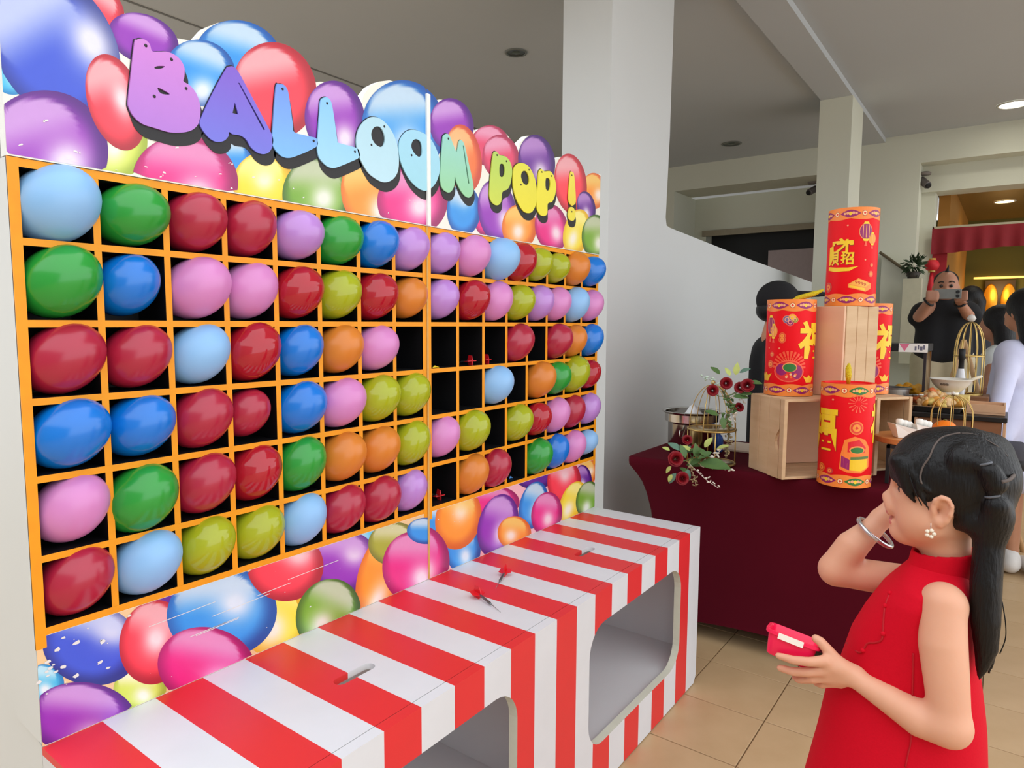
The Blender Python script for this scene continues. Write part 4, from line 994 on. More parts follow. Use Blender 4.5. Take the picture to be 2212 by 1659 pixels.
def firecracker(p, kind, label, fuse, lean=(0,0)):
    t = thing('giant_firecracker', label, 'firecracker', p, 'giant paper firecrackers')
    yaw = math.atan2(-1.351-p[1], -.4665-p[0])
    M = Matrix.Translation(Vector(p)) @ Euler((lean[0], lean[1], 0)).to_matrix().to_4x4()
    MB().lathe([(0,.001),(FR-.004,.001),(FR-.001,.003),(FR,.006),(FR,FH-.006),(FR-.001,FH-.002),(FR-.004,FH),(FR-.012,FH),(FR-.014,FH-.006),(0,FH-.006)], seg=48, M=M).build('tube', M_fred, t, True)
    smooth_angle(t.children[0], 40)
    w = Wrap()
    if kind == 'fortune':
        bands(w, -.012, [PUR,PUR]); fortune(w, -.04, .205, .056); lantern(w, .048, .29, .024, .03, PUR); lantern(w, .077, .262, .017, .02, (246,160,40)); goldbar(w, .036, .083, .045); coin(w, .078, .125, .012); coin(w, -.095, .075, .02, (200,90,70)); coin(w,.08,.16,.008)
        for x, z in ((-.02,.315),(.05,.18)): w.poly([circ(x,z,.0035,n=8)], (250,150,110), 2)
    elif kind == 'purse':
        bands(w, .055, [PUR,PUR]); lantern(w, -.085, .28, .02, .034, PUR); lantern(w, -.068, .258, .016, .024, (246,160,40)); cloud(w, -.005, .305, .024); fu(w, .10, .225, .14, .15); coin(w, -.03, .225, .014); coin(w, -.03, .24, .013); coin(w,-.072,.165,.01); coin(w, -.078, .125, .015); purse(w, 0., .1, .055); ingot(w, -.105, .075, .035); ingot(w, .085, .07, .03)
        for x, z in ((-.04,.19),(-.09,.19)): w.poly([circ(x,z,.0035,n=8)], (250,150,110), 2)
    else:
        bands(w, .04, [GRN,PUR]); burst(w, .038, .315, .034); fu(w, -.10, .215, .14, .165); coin(w, .036, .225, .025, (246,130,60)); chest(w, .042, .118, .056); coin(w, -.088, .065, .016, (236,150,40)); coin(w, -.05, .058, .012, (190,80,70)); fu(w, .155, .24, .12, .15)
        for x, z in ((-.05,.325),): w.poly([circ(x,z,.004,n=8)], (250,150,110), 2)
    yl = yaw
    V = w.roll(p, FR, yl, M)
    F = w.F
    ob('printed_wrap', V, F, M_fpr, t, cols=w.C)
    if fuse:
        a = M @ Vector((0,0,FH-.006)); pts = [a+Vector(q) for q in fuse]
        MB().tube(pts, [.006,.011]+[.0105]*(len(pts)-3)+[.004], 10).build('fuse_tassel', pmat('yellow_tinsel',(232,206,14),.45,var=.25,scale=260,bump=.6), t, True)
    return t
CP = [(2.343,-0.8623)][0]
firecracker((CP[0]-.008,CP[1]-.004,ZT+.001), 'chest', 'red firecracker standing on the maroon table at the front of the stack', [(0,0,0),(-.003,0,.03),(.0,.002,.06),(-.004,.0,.078)])
firecracker((2.440,-.624,ZT+.317), 'purse', 'red firecracker standing on the left end of the open crate', [(0,0,0),(.01,-.02,.012),(.03,-.075,.03),(.04,-.11,.045)])
firecracker((2.60,-.81,ZT+.678), 'fortune', 'topmost red firecracker standing on the tall upright crate', None)
firecracker((2.83,-.845,ZT+.308), 'purse', 'red firecracker half hidden behind the tall crate, on its right', None)

# ------------------------------------------------------------------ riser with white paper cones, oranges, wire domes
M_ora = pmat('orange_peel', (250,136,26), .4, scale=150, rgb2=(242,118,14), bump=.12)
M_gold = pmat('gold_wire', (206,176,108), .3, .85, var=.05)
def riser():
    t = thing('display_riser', 'black metal riser with an oval wooden top beside the firecrackers', 'stand', (2.55,-1.10,ZT))
    MB().lathe([(0,.0),(.985,.0),(1,.1),(1,.9),(.985,1),(0,1)], seg=40, M=Matrix.Translation((2.56,-1.10,.915))@Matrix.Diagonal((.15,.17,.022,1))).build('top_board', pmat('oiled_oak',(206,140,82),.45,rgb2=(180,112,60),scale=8,stretch=(8,1,1)), t, True); smooth_angle(t.children[0],40)
    for x, y in ((2.43,-1.0),(2.43,-1.21),(2.69,-1.0),(2.69,-1.21)):
        MB().box((x-.006,y-.006,ZT+.001),(x+.006,y+.006,.914)).build('leg', M_black, t)
    mb = MB(); mb.box((2.424,-1.216,.902),(2.436,-.994,.914)); mb.box((2.684,-1.216,.902),(2.696,-.994,.914)); mb.box((2.436,-1.216,.902),(2.684,-1.204,.914)); mb.box((2.436,-1.006,.902),(2.684,-.994,.914))
    mb.build('rail', M_black, t)
riser()
M_paper = pmat('white_paper', (240,238,232), .7, var=.02)
def paper_boat(x, y, z, az, L, label):
    t = thing('paper_tray', label, 'paper tray', (x,y,z), 'folded white paper trays')
    R_ = Matrix.Translation((x,y,z))@Matrix.Rotation(az,4,'Z')
    o = [(-L*.5,-.03,.03),(L*.5,-.03,.055),(L*.5,.03,.055),(-L*.5,.03,.03)]; b = [(-L*.38,-.018,.001),(L*.3,-.018,.001),(L*.3,.018,.001),(-L*.38,.018,.001)]
    i_ = [(p[0]*.96,p[1]*.93,p[2]) for p in o]; j = [(p[0]*.95,p[1]*.9,.004) for p in b]
    vs = [R_@Vector(p) for p in o+b+i_+j]; fs = [(7,6,5,4),(12,13,14,15)]
    for k in range(4): fs += [(k,4+k,4+(k+1)%4,(k+1)%4),(8+(k+1)%4,12+(k+1)%4,12+k,8+k),(k,(k+1)%4,8+(k+1)%4,8+k)]
    ob('tray', vs, fs, M_paper, t)
    for k in range(3):
        MB().lathe([(0,0),(.012,.0),(.014,.018),(.01,.024),(0,.024)], seg=10, M=R_@Matrix.Translation((-L*.2+k*L*.2,.004*(k-1),.036+.006*k))).build('paper_cup', M_paper, t, True)
paper_boat(2.50,-1.04,.938,2.2,.10,'folded white paper tray at the left edge of the oval riser')
paper_boat(2.55,-1.10,.938,2.35,.11,'folded white paper tray in the middle of the oval riser, beside its twin')
def sphere_fruit(x,y,z,r,label,leaf=False):
    t = thing('orange_fruit', label, 'orange', (x,y,z))
    MB().lathe([(max(.0001,r*math.sin(PI*i/14)), -r*.95*math.cos(PI*i/14)) for i in range(15)], (x,y,z+r*.95), 24, caps=False).build('peel', M_ora, t, True)
    MB().lathe([(0,0),(.006,.001),(.005,.004),(0,.005)], (x,y,z+r*1.885), 8, caps=False).build('stem_button', pmat('stem_green',(90,100,40),.6), t, True)
sphere_fruit(2.768,-1.155,.895,.047,'whole orange beneath the low gold wire dome, just above the girl')
def wire_dome(c, r, h, n, wr, label, stem=None, knob=None, rings=(0,)):
    t = thing('wire_dome', label, 'wire dome', c)
    x, y, z = c
    for k in range(n):
        a = 2*PI*k/n
        pts = []
        for i in range(15):
            f = i/14
            if f < .5: q = (r, h*.55*f*2)
            else:
                g = (f-.5)*2; q = (r*math.cos(g*PI/2)**.9 if g < 1 else .0, h*.55+h*.45*math.sin(g*PI/2))
            pts.append((x+q[0]*math.cos(a), y+q[0]*math.sin(a), z+q[1]))
        MB().tube(pts, wr, 6).build('rib', M_gold, t, True)
    for f in rings:
        MB().tube([(x+r*math.cos(2*PI*k/40), y+r*math.sin(2*PI*k/40), z+h*f+wr) for k in range(40)], wr*1.6, 6, closed=True).build('ring', M_gold, t, True)
    if knob: MB().lathe([(.0001,0),(knob*.6,knob*.2),(knob,knob*.9),(knob*.6,knob*1.6),(.0001,knob*1.9)], (x,y,z+h), 14, caps=False).build('knob', pmat('clear_knob',(210,206,200),.15), t, True)
    return t
wire_dome((2.80,-1.175,.895), .075, .19, 10, .0018, 'low gold wire dome covering the orange', knob=.008)
# low riser box under the dome
t = thing('wood_block', 'low wooden block under the wire dome and orange', 'block', (2.80,-1.175,ZT))
MB().bbox((2.72,-1.27,ZT+.001),(2.92,-1.05,.893),.003).build('body', M_wood2, t)

# ------------------------------------------------------------------ steel pot with paper, gold birdcage stand, flowers
M_steel = pmat('polished_steel', (196,192,186), .16, 1., var=.04, scale=3)
t = thing('steel_pot', 'stainless steel soup pot at the wall end of the table', 'pot', (2.545,-.175,ZT))
MB().lathe([(0,.002),(.098,.002),(.104,.008),(.106,.145),(.108,.148),(.12,.155),(.122,.19),(.134,.197),(.136,.201),(.131,.203),(.119,.198),(.1175,.158),(.104,.15),(.101,.012),(0,.01)], (2.545,-.175,ZT), 48, caps=False).build('vessel', M_steel, t, True); smooth_angle(t.children[0], 45)
for s in (-1,1):
    MB().tube([(2.545-.106*s,-.175+.02*s*0,ZT+.12),(2.545-.135*s,-.175,ZT+.125),(2.545-.135*s,-.175,ZT+.09),(2.545-.106*s,-.175,ZT+.085)],.004,8).build('handle', M_steel, t, True)
V = []; F = []
for i in range(9):
    for j in range(9):
        V.append((2.50+.016*i, -.235+.013*j, ZT+.155+.07*math.exp(-((i-3)**2+(j-4)**2)/9.)+.012*math.sin(i*1.7+j*2.1)))
for i in range(8):
    for j in range(8): F.append((i*9+j,(i+1)*9+j,(i+1)*9+j+1,i*9+j+1))
tag(ob('paper_napkin', V, F, pmat('napkin_tissue',(226,228,230),.8), None, True), 'crumpled white paper napkin poking out of the steel pot', 'napkin')
t = thing('blue_bottle', 'small blue plastic bottle behind the gold stand', 'bottle', (2.66,-.262,ZT))
MB().lathe([(0,.001),(.022,.001),(.025,.006),(.025,.06),(.02,.075),(.011,.084),(.011,.098)], (2.66,-.262,ZT), 20, caps=False).build('bottle_body', pmat('blue_plastic',(60,110,206),.3), t, True)
MB().lathe([(.013,.097),(.013,.114),(.011,.116),(0,.116)], (2.66,-.262,ZT), 16, caps=False).build('cap', pmat('pale_blue_plastic',(130,160,220),.4), t, True)
tag(MB().bbox((2.70,-.42,ZT+.001),(2.92,-.26,ZT+.012),.002).build('paper_folder', pmat('cream_card',(224,206,184),.7)), 'cream paper folder lying behind the flowers', 'paper')
def cake_stand(c, label):
    x, y, z = c; t = thing('birdcage_stand', label, 'cake stand', c)
    def ring(r, zz, w): return MB().tube([(x+r*math.cos(2*PI*k/44), y+r*math.sin(2*PI*k/44), z+zz) for k in range(44)], w, 8, closed=True)
    MB().lathe([(0,.004),(.098,.004),(.1,.006),(.098,.008),(0,.008)], c, 40, caps=False).build('base_tray', pmat('gold_mirror_plate',(186,160,110),.2,.8), t, True)
    ring(.1,.006,.004).build('ring', M_gold, t, True)
    MB().lathe([(0,.15),(.098,.15),(.1,.152),(.098,.154),(0,.154)], c, 40, caps=False).build('upper_tray', pmat('gold_mirror_plate',(186,160,110),.2,.8), t, True)
    ring(.1,.152,.004).build('ring', M_gold, t, True)
    for k in range(4):
        a = 2*PI*k/4+.5
        MB().tube([(x+.1*math.cos(a), y+.1*math.sin(a), z+.004),(x+.1*math.cos(a), y+.1*math.sin(a), z+.152)], .0028, 8).build('post', M_gold, t, True)
    for k in range(12):
        a = 2*PI*k/12
        if 4 <= k <= 5: continue
        pts = [(x+.1*math.cos(i*PI/24)*math.cos(a), y+.1*math.cos(i*PI/24)*math.sin(a), z+.152+.19*math.sin(i*PI/24)) for i in range(13)]
        MB().tube(pts, .0018, 6).build('rib', M_gold, t, True)
    MB().lathe([(.0001,0),(.008,.004),(.01,.012),(.0001,.022)], (x,y,z+.342), 12, caps=False).build('finial', M_gold, t, True)
cake_stand((2.37,-.335,ZT+.001), 'two-tier gold birdcage cake stand hung with red roses')

M_rose = pmat('rose_petal', (160,8,28), .6, rgb2=(104,4,18), scale=40)
M_leaf = pmat('rose_leaf', (96,128,66), .5, rgb2=(62,96,56), scale=30)
M_leaf2 = pmat('eucalyptus_leaf', (112,150,128), .5, rgb2=(84,120,104), scale=30)
M_pale = pmat('pale_green_blossom', (206,216,130), .6, rgb2=(170,190,96), scale=60)
M_sprig = pmat('white_sprig', (226,220,206), .6, var=.05)
def rose(par, c, r, d):
    q = Vector(d).to_track_quat('Z','Y').to_matrix().to_4x4(); B = Matrix.Translation(Vector(c)) @ q
    mb = MB(); rr = random.Random(int(abs(c[0]*1e4+c[2]*1e5)))
    for ring, (n, rad, hh, tilt) in enumerate(((3,.28,1.0,.05),(4,.5,.95,.35),(5,.78,.75,.7),(6,1.,.5,1.05))):
        for k in range(n):
            a = 2*PI*(k+rr.random()*.3)/n+ring*.7; w = 1.25*PI/n*1.1; vs = []; fs = []
            for i in range(5):
                for j in range(5):
                    s = (j-2)/2; f = i/4
                    an = a+s*w*(1-.15*f*f); rd = rad*(.35+.65*f**(.6+tilt*.4))*(1+.05*s*s)+(.12*f**3 if ring > 1 else -.05*f)
                    z = hh*f*(1-.18*s*s*f)-(.22*ring*.3*f**3)
                    vs.append(B @ (Vector((rd*math.cos(an), rd*math.sin(an), z))*r))
            for i in range(4):
                for j in range(4): fs.append((i*5+j,i*5+j+1,(i+1)*5+j+1,(i+1)*5+j))
            mb.add(vs, fs)
    return mb.build('rose', M_rose, par, True)
def leaf(par, c, d, up, L, W, mat, nm='leaf'):
    d = Vector(d).normalized(); s = d.cross(Vector(up)).normalized(); n = s.cross(d); C0 = Vector(c); vs = []; fs = []
    for i in range(7):
        f = i/6; w = W*math.sin(PI*min(1,f*.96+.02))**.8*(1-.25*f)
        for j in (-1,0,1): vs.append(C0+d*(L*f)+s*(w*j)+n*(.18*abs(j)*w-.25*L*f*f))
    for i in range(6):
        for j in range(2): fs.append((i*3+j,i*3+j+1,(i+1)*3+j+1,(i+1)*3+j))
    n0 = len(vs); vs += [v-n*.0008 for v in vs]; fs += [tuple(n0+i for i in f[::-1]) for f in fs]
    return ob(nm, vs, fs, mat, par, True)
def sprig(par, pts, mat, n, r, seed, nm='sprig'):
    rr = random.Random(seed); mb = MB(); P = crom(pts, 4, False); mb.tube(P, .0012, 5)
    for k in range(n):
        p = Vector(P[int((.25+.75*k/n)*(len(P)-1))])+Vector((rr.uniform(-1,1),rr.uniform(-1,1),rr.uniform(-.6,1)))*r*1.6
        e = Euler((rr.uniform(0,3),rr.uniform(0,3),0)).to_matrix().to_4x4()
        mb.lathe([(.0001,-r),(r*.45,-r*.5),(r*.55,0),(r*.35,r*.7),(.0001,r*1.2)], seg=6, M=Matrix.Translation(p)@e, caps=False)
    return mb.build(nm, mat, par, True)
def spray(base, roses, leaves, label, seed):
    t = thing('flower_spray', label, 'flowers', base, 'artificial rose sprays')
    rr = random.Random(seed); B = Vector(base)
    for p, r in roses:
        MB().tube(crom([base, tuple((B+Vector(p))/2+Vector((0,0,-.01))), tuple(Vector(p)-Vector((0,0,r*.2)))],4,False), .0018, 6).build('stem', M_leaf, t, True)
        rose(t, p, r, (-.8+rr.uniform(-.2,.2), -.5+rr.uniform(-.3,.3), .25+rr.uniform(-.2,.3)))
    for p, d, L, m in leaves: leaf(t, p, d, (-.5,-.3,.8), L, L*.3, m)
    return t
u = [(2.27,-0.369,1.0938),(2.3052,-0.4123,1.1236),(2.3181,-0.4661,1.1078),(2.3169,-0.4968,1.118),(2.3494,-0.4542,1.0215)]
b0 = [(2.3153,-0.4008,1.0674)][0]
lv = [(2.312,-0.3821,1.1597),(2.331,-0.4421,1.1583),(2.3415,-0.4548,1.1682),(2.2764,-0.3936,0.9908),(2.2991,-0.4459,1.0719),(2.315,-0.4665,1.0785),(2.3217,-0.5012,1.1325),(2.2857,-0.4072,0.9843),(2.3172,-0.4238,1.1549)]
t = spray(b0, [(u[0],.022),(u[1],.023),(u[2],.021),(u[3],.025),(u[4],.018)],
  [(lv[0],(0,.6,.6),.05,M_leaf),(lv[1],(-.2,-.2,1),.05,M_pale),(lv[2],(0,-.8,.5),.045,M_leaf2),(lv[3],(-.3,.7,.4),.055,M_leaf),(lv[4],(.2,-.8,.1),.06,M_leaf),(lv[5],(0,-.9,.3),.05,M_leaf),(lv[6],(0,-1,.1),.05,M_leaf),(lv[7],(-.2,-.3,-.8),.05,M_leaf),(lv[8],(0,.4,.8),.04,M_pale)],
  'red rose spray arching over the gold dome toward the wooden crate', 3)
g = [(2.313,-0.3941,1.0904),(2.3257,-0.418,1.0477),(2.3312,-0.4306,1.0148),(2.3152,-0.4138,0.9816),(2.3395,-0.4207,0.9324),(2.3312,-0.419,0.8692),(2.323,-0.4171,0.8094),(2.2848,-0.3487,1.1364),(2.2695,-0.327,1.1428),(2.3253,-0.4469,1.0763),(2.3481,-0.4835,1.0405),(2.3328,-0.4379,0.9818),(2.3225,-0.4126,0.9438)]
MB().tube(crom(g[0:7],4,False),[.004]*25,6).build('garland_stem', pmat('dry_stem',(110,100,66),.7), t, True)
sprig(t, g[0:5], M_leaf, 34, .010, 1); sprig(t, g[3:7], pmat('dry_blossom',(150,132,96),.7), 34, .008, 2); sprig(t, [g[0],g[7],g[8]], pmat('mint_buds',(200,222,206),.6), 12, .008, 3); sprig(t, [g[1],g[9],g[10]], M_sprig, 12, .006, 4); sprig(t, [g[2],g[11],g[12]], M_sprig, 22, .007, 5)
u = [(2.0835,-0.2921,0.8272),(2.0753,-0.3261,0.7539),(2.1932,-0.2962,0.8885),(2.191,-0.3321,0.8563)]
b0 = [(2.1615,-0.3313,0.8212)][0]
lv = [(2.118,-0.3005,0.857),(2.0913,-0.2642,0.8567),(2.1541,-0.3541,0.8284),(2.1954,-0.3704,0.8667),(2.1274,-0.3177,0.8282),(2.0625,-0.3059,0.7727),(2.1032,-0.3421,0.7866),(2.141,-0.3729,0.8102),(2.0719,-0.281,0.7968),(2.0622,-0.2894,0.7672),(2.1558,-0.3191,0.8502)]
t = spray(b0, [(u[0],.028),(u[1],.024),(u[2],.019),(u[3],.017)],
  [(lv[0],(-.1,.7,.5),.06,M_leaf2),(lv[1],(0,.6,.3),.035,M_pale),(lv[2],(-.3,-.1,.8),.06,M_leaf),(lv[3],(0,-.4,.7),.05,M_pale),(lv[4],(-.2,.2,.9),.055,M_leaf),(lv[5],(-.2,.5,-.7),.05,M_leaf2),(lv[6],(-.3,.1,-.8),.06,M_leaf2),(lv[7],(-.1,-1,.15),.12,M_leaf),(lv[8],(-.2,.4,-.5),.035,M_pale),(lv[9],(-.2,.3,-.7),.035,M_pale),(lv[10],(0,-.8,.2),.07,M_leaf)],
  'red rose spray hanging over the front left edge of the table', 4)
g = [(2.1145,-0.3369,0.8099),(2.0844,-0.3698,0.7712),(2.0772,-0.3838,0.7266),(2.1429,-0.3755,0.8102),(2.1742,-0.42,0.7978),(2.2125,-0.491,0.7845),(2.1706,-0.378,0.819),(2.2158,-0.404,0.8281),(2.2669,-0.4181,0.8583)]
sprig(t, [g[0],g[1],(g[2][0],g[2][1],g[2][2])], pmat('dry_blossom',(150,132,96),.7), 22, .006, 6); sprig(t, [g[0],(g[1][0],g[1][1]-.05,g[1][2]-.01),(g[2][0],g[2][1]-.09,g[2][2]+.01)], M_sprig, 12, .006, 7); sprig(t, g[3:6], M_sprig, 14, .009, 8); sprig(t, g[6:9], M_sprig, 10, .009, 9)

MB().tube(crom([b0,(b0[0]+.06,b0[1]-.02,ZT+.03),(2.30,-.35,ZT+.012),(2.36,-.34,ZT+.013)],5,False),.003,6).build('stem', M_leaf, t, True)
rr = random.Random(21)
for k in range(14):
    c0 = Vector(b0)+Vector((rr.uniform(-.02,.05),rr.uniform(-.09,.09),rr.uniform(-.05,.05)))
    leaf(t, tuple(c0), (rr.uniform(-.6,.1),rr.uniform(-1,1),rr.uniform(-.5,.8)), (-.5,-.3,.8), rr.uniform(.035,.06), rr.uniform(.01,.016), rr.choice((M_leaf,M_leaf,M_leaf2,M_pale)))

# ================================================================== the girl
GA = math.radians(85.1)
GO = np.array([(0.9246,-1.2717,0.9623)][0])
G_r = np.array((math.cos(GA), -math.sin(GA), 0.)); G_d = np.array((math.sin(GA), math.cos(GA), 0.)); G_M = np.stack([G_r, G_d, np.array((0,0,1.))], 1)
def GL(L):
    """world points (x,y,z,[r]) -> the girl's own axes: behind her, away across her, up"""
    return [tuple((np.array(p[:3])-GO) @ G_M)+tuple(p[3:]) for p in L]
def gw(V): return GO+np.asarray(V) @ G_M.T
M_skin = pmat('child_skin', (224,170,140), .5, rgb2=(214,156,126), scale=9, sss=.25)
M_lip = pmat('lip', (206,120,112), .4, var=.05, sss=.2)
M_hair = pmat('black_hair', (15,13,14), .42, rgb2=(9,8,10), scale=26, stretch=(9,9,1.2), bump=.35, spec=.35)
M_scalp = pmat('scalp_line', (92,80,74), .7, var=.1)
M_dress = pmat('red_dress_cotton', (212,4,36), .8, rgb2=(198,3,31), scale=300, bump=.06, spec=.2)
M_dress2 = pmat('red_dress_piping', (188,8,30), .7)
girl = thing('person', 'girl in a sleeveless red dress with long black ponytail, aiming at the dart board', 'person', (float(GO[0]), float(GO[1]), 0.))
def g_ob(name, fld, mat, relax=2, midx=None):
    V, F = fld.mesh()
    for _ in range(relax):
        acc = np.zeros_like(V); cnt = np.zeros(len(V))
        for i in range(4):
            for j in (i-1, (i+1) % 4):
                np.add.at(acc, F[:,i], V[F[:,j]]); np.add.at(cnt, F[:,i], 1)
        V = .5*V+.5*acc/np.maximum(cnt, 1)[:,None]
    mi = midx(V[F].mean(1)) if midx is not None else None
    return fast_ob(name, gw(V), F, mat, girl, mi)
def rotr(a):
    c, s = math.cos(math.radians(a)), math.sin(math.radians(a)); return [[c,0,-s],[0,1,0],[s,0,c]]
B = Field((-.44,-.33,-float(GO[2])+.02), (.20,.24,.26), .0031)
h = [(0.017,0.0,0.1424),(-0.0331,0.0,0.0957),(-0.0616,0.0,0.035),(-0.0156,0.0,0.058),(-0.0432,0.0,0.0705),(-0.0749,0.0,0.124),(-0.0889,0.0,0.0955),(-0.0849,0.0,0.0883),(-0.0847,0.0,0.0693),(-0.0795,0.0,0.0537),(-0.0588,0.0,0.1515),(0.0083,0.0,0.0518),(0.0107,0.0,-0.019),(-0.0686,0.0,0.1163),(-0.0747,0.0,0.0622),(-0.0578,0.0,0.0879),(-0.0756,0.0,0.0793)]
B.ell(h[0], (.086,.073,.083), k=.0)
B.ell(h[1], (.045,.056,.064), rotr(12), k=.03)
B.ell((h[10][0]+.006,0,h[10][2]), (.027,.052,.038), k=.02)
for s in (-1,1):
    B.cap((h[2][0]+.012,s*.012,h[2][2]), (h[3][0],s*.046,h[3][2]+.004), .017, .02, .03)
    B.ell((h[4][0]+.008,s*.032,h[4][2]), (.030,.026,.032), k=.02)
    B.ell((h[13][0]+.001,s*.031,h[13][2]+.002), (.012,.015,.009), k=.012, op='sub')
    B.ell((h[13][0]+.011,s*.030,h[13][2]+.002), (.0115,.0135,.0105), k=.004)
B.ell((h[2][0]+.002,0,h[2][2]+.001), (.019,.022,.015), k=.018)
B.cap((h[5][0]+.006,0,h[5][2]), (h[6][0]+.004,0,h[6][2]), .0062, .0072, .010)
B.ell((h[6][0]+.0035,0,h[6][2]), (.0085,.010,.0075), k=.008)
for s in (-1,1): B.ell((h[7][0]+.002,s*.008,h[7][2]+.0015), (.0065,.006,.0055), k=.007)
B.ell(h[16], (.014,.026,.012), k=.012)
B.cap((h[8][0]+.0045,-.012,h[8][2]), (h[8][0]+.0045,.012,h[8][2]), .0062, .0062, .006)
B.cap((h[9][0]+.0035,-.011,h[9][2]), (h[9][0]+.0035,.011,h[9][2]), .0062, .0062, .006)
B.ell((h[14][0]-.005,0,(h[8][2]+h[9][2])/2-.0005), (.010,.017,.0028), k=.003, op='sub')
B.cap(h[11], h[12], .036, .037, .03)
# ear
e = [(-0.0129,-0.068,0.0884),(-0.0155,-0.07,0.1013),(-0.0129,-0.073,0.1142),(-0.0048,-0.076,0.1208),(0.0044,-0.077,0.1184),(0.0101,-0.077,0.1075),(0.009,-0.075,0.0936),(0.0046,-0.072,0.0811),(-0.0028,-0.068,0.0725),(-0.0089,-0.066,0.0758)]
for p, q in zip(e[:-1], e[1:]): B.cap(p, q, .0042, .0042, .004)
ec = [(-0.0021,-0.066,0.0968),(-0.0043,-0.067,0.0768),(-0.0054,-0.074,0.095),(0.0012,-0.076,0.1067),(-0.0124,-0.068,0.0933)]
B.ell(ec[0], (.0165,.006,.0235), rotr(-8), k=.006)
B.ell(ec[1], (.0085,.005,.0085), k=.006)
B.ell(ec[2], (.0085,.009,.0125), rotr(-8), k=.003, op='sub')
B.ell((ec[2][0]-.003,ec[2][1],ec[2][2]-.001), (.0045,.016,.007), k=.002, op='sub')
B.ell((ec[3][0],ec[3][1]-.001,ec[3][2]), (.006,.005,.010), rotr(25), k=.003, op='sub')
B.ell(ec[4], (.004,.0045,.006), k=.004)
# torso under the dress, shoulders
B.chain([(-0.0273,0.11,-0.1046,0.03),(-0.0095,0.05,-0.0829,0.034),(0.0067,-0.03,-0.0684,0.034),(0.0087,-0.08,-0.059,0.034)], .03)
tq = [(0.0048,0.01,-0.0874),(-0.0073,0.01,-0.1946)]
B.ell(tq[0], (.05,.075,.075), k=.02); B.ell(tq[1], (.07,.075,.12), k=.03)
# hips and legs (under the dress and below the picture)
for s in (-1,1):
    B.chain([tuple(np.array(tq[1])*np.array((1,0,1))+np.array((-.01,s*.04,-.05)))+(.06,), (-.05,s*.055,-.42,.06),(-.055,s*.055,-.66,.045),(-.05,s*.055,-.72,.043),(-.045,s*.055,-float(GO[2])+.09,.030),(-.05,s*.055,-float(GO[2])+.05,.03)], .02)
# near arm
B.chain([(0.0059,-0.084,-0.0565,0.0345),(0.0089,-0.1,-0.1183,0.036),(0.017,-0.11,-0.1754,0.033),(0.0253,-0.12,-0.2396,0.03)], .008)
B.chain([(0.0247,-0.12,-0.251,0.0305),(-0.0177,-0.115,-0.2498,0.0295),(-0.063,-0.108,-0.233,0.024),(-0.1143,-0.098,-0.2177,0.0165)], .018)
# near hand: palm, thumb over the rim, four fingers round the tray
B.chain([(-0.1173,-0.094,-0.211,0.0165),(-0.1396,-0.102,-0.2016,0.0175),(-0.1568,-0.107,-0.1981,0.0165)], .012)
B.chain([(-0.1392,-0.098,-0.2195,0.0145),(-0.1624,-0.104,-0.2204,0.0125)], .012)
B.chain([(-0.1409,-0.092,-0.234,0.01),(-0.1566,-0.095,-0.2341,0.01)], .012)
B.chain([(-0.147,-0.103,-0.1901,0.0115),(-0.1627,-0.104,-0.1726,0.0098),(-0.1741,-0.103,-0.1618,0.0088),(-0.1824,-0.102,-0.1582,0.0078)], .007)
B.chain([(-0.1624,-0.116,-0.1886,0.0105),(-0.1877,-0.126,-0.1932,0.0085),(-0.2157,-0.126,-0.1973,0.0078),(-0.2418,-0.12,-0.1988,0.0062)], .005)
B.chain([(-0.1647,-0.112,-0.2082,0.0105),(-0.1905,-0.118,-0.2169,0.0088),(-0.2162,-0.116,-0.2241,0.008),(-0.2395,-0.108,-0.227,0.0066)], .005)
B.chain([(-0.1605,-0.104,-0.2239,0.0098),(-0.1858,-0.108,-0.2325,0.0085),(-0.2076,-0.1,-0.2436,0.0075),(-0.2162,-0.086,-0.2484,0.0065)], .004)
B.chain([(-0.154,-0.094,-0.2359,0.0085),(-0.1698,-0.094,-0.2452,0.0075),(-0.1809,-0.084,-0.2495,0.0062)], .004)
# far arm raised behind the face
B.chain([(-0.0278,0.11,-0.0954,0.034),(-0.0945,0.09,-0.0888,0.0315),(-0.1701,0.065,-0.0819,0.03)], .02)
B.chain([(-0.1719,0.065,-0.0784,0.03),(-0.1445,0.068,-0.0288,0.0295),(-0.1135,0.09,0.0052,0.0215),(-0.0989,0.1,0.0247,0.0185)], .012)
B.chain([(-0.096,0.103,0.0281,0.0195),(-0.0781,0.112,0.0455,0.0215)], .01)
fd = [(-0.0718,0.1,0.0548),(-0.0618,0.1,0.0728),(-0.0636,0.09,0.0838)]
for k in range(4):
    o = np.array((0,.013*k,-.002*k*k))
    B.chain([tuple(np.array(fd[0])+o)+(.0085,), tuple(np.array(fd[1])+o)+(.0075,), tuple(np.array(fd[2])+o*.8)+(.0065,)], .003)
B.chain([(-0.0837,0.1,0.0401,0.0105),(-0.0764,0.095,0.0553,0.008),(-0.0721,0.093,0.0656,0.0068)], .004)
lipz = (h[8][2]+h[9][2])/2; lipr = h[8][0]
g_body = g_ob('body', B, [M_skin, M_lip], 2, lambda c: ((np.abs(c[:,2]-lipz) < .0135) & (np.abs(c[:,1]) < .017) & (c[:,0] < lipr+.0075) & ~((c[:,2] > lipz+.0105))).astype(int))
zf = -float(GO[2])
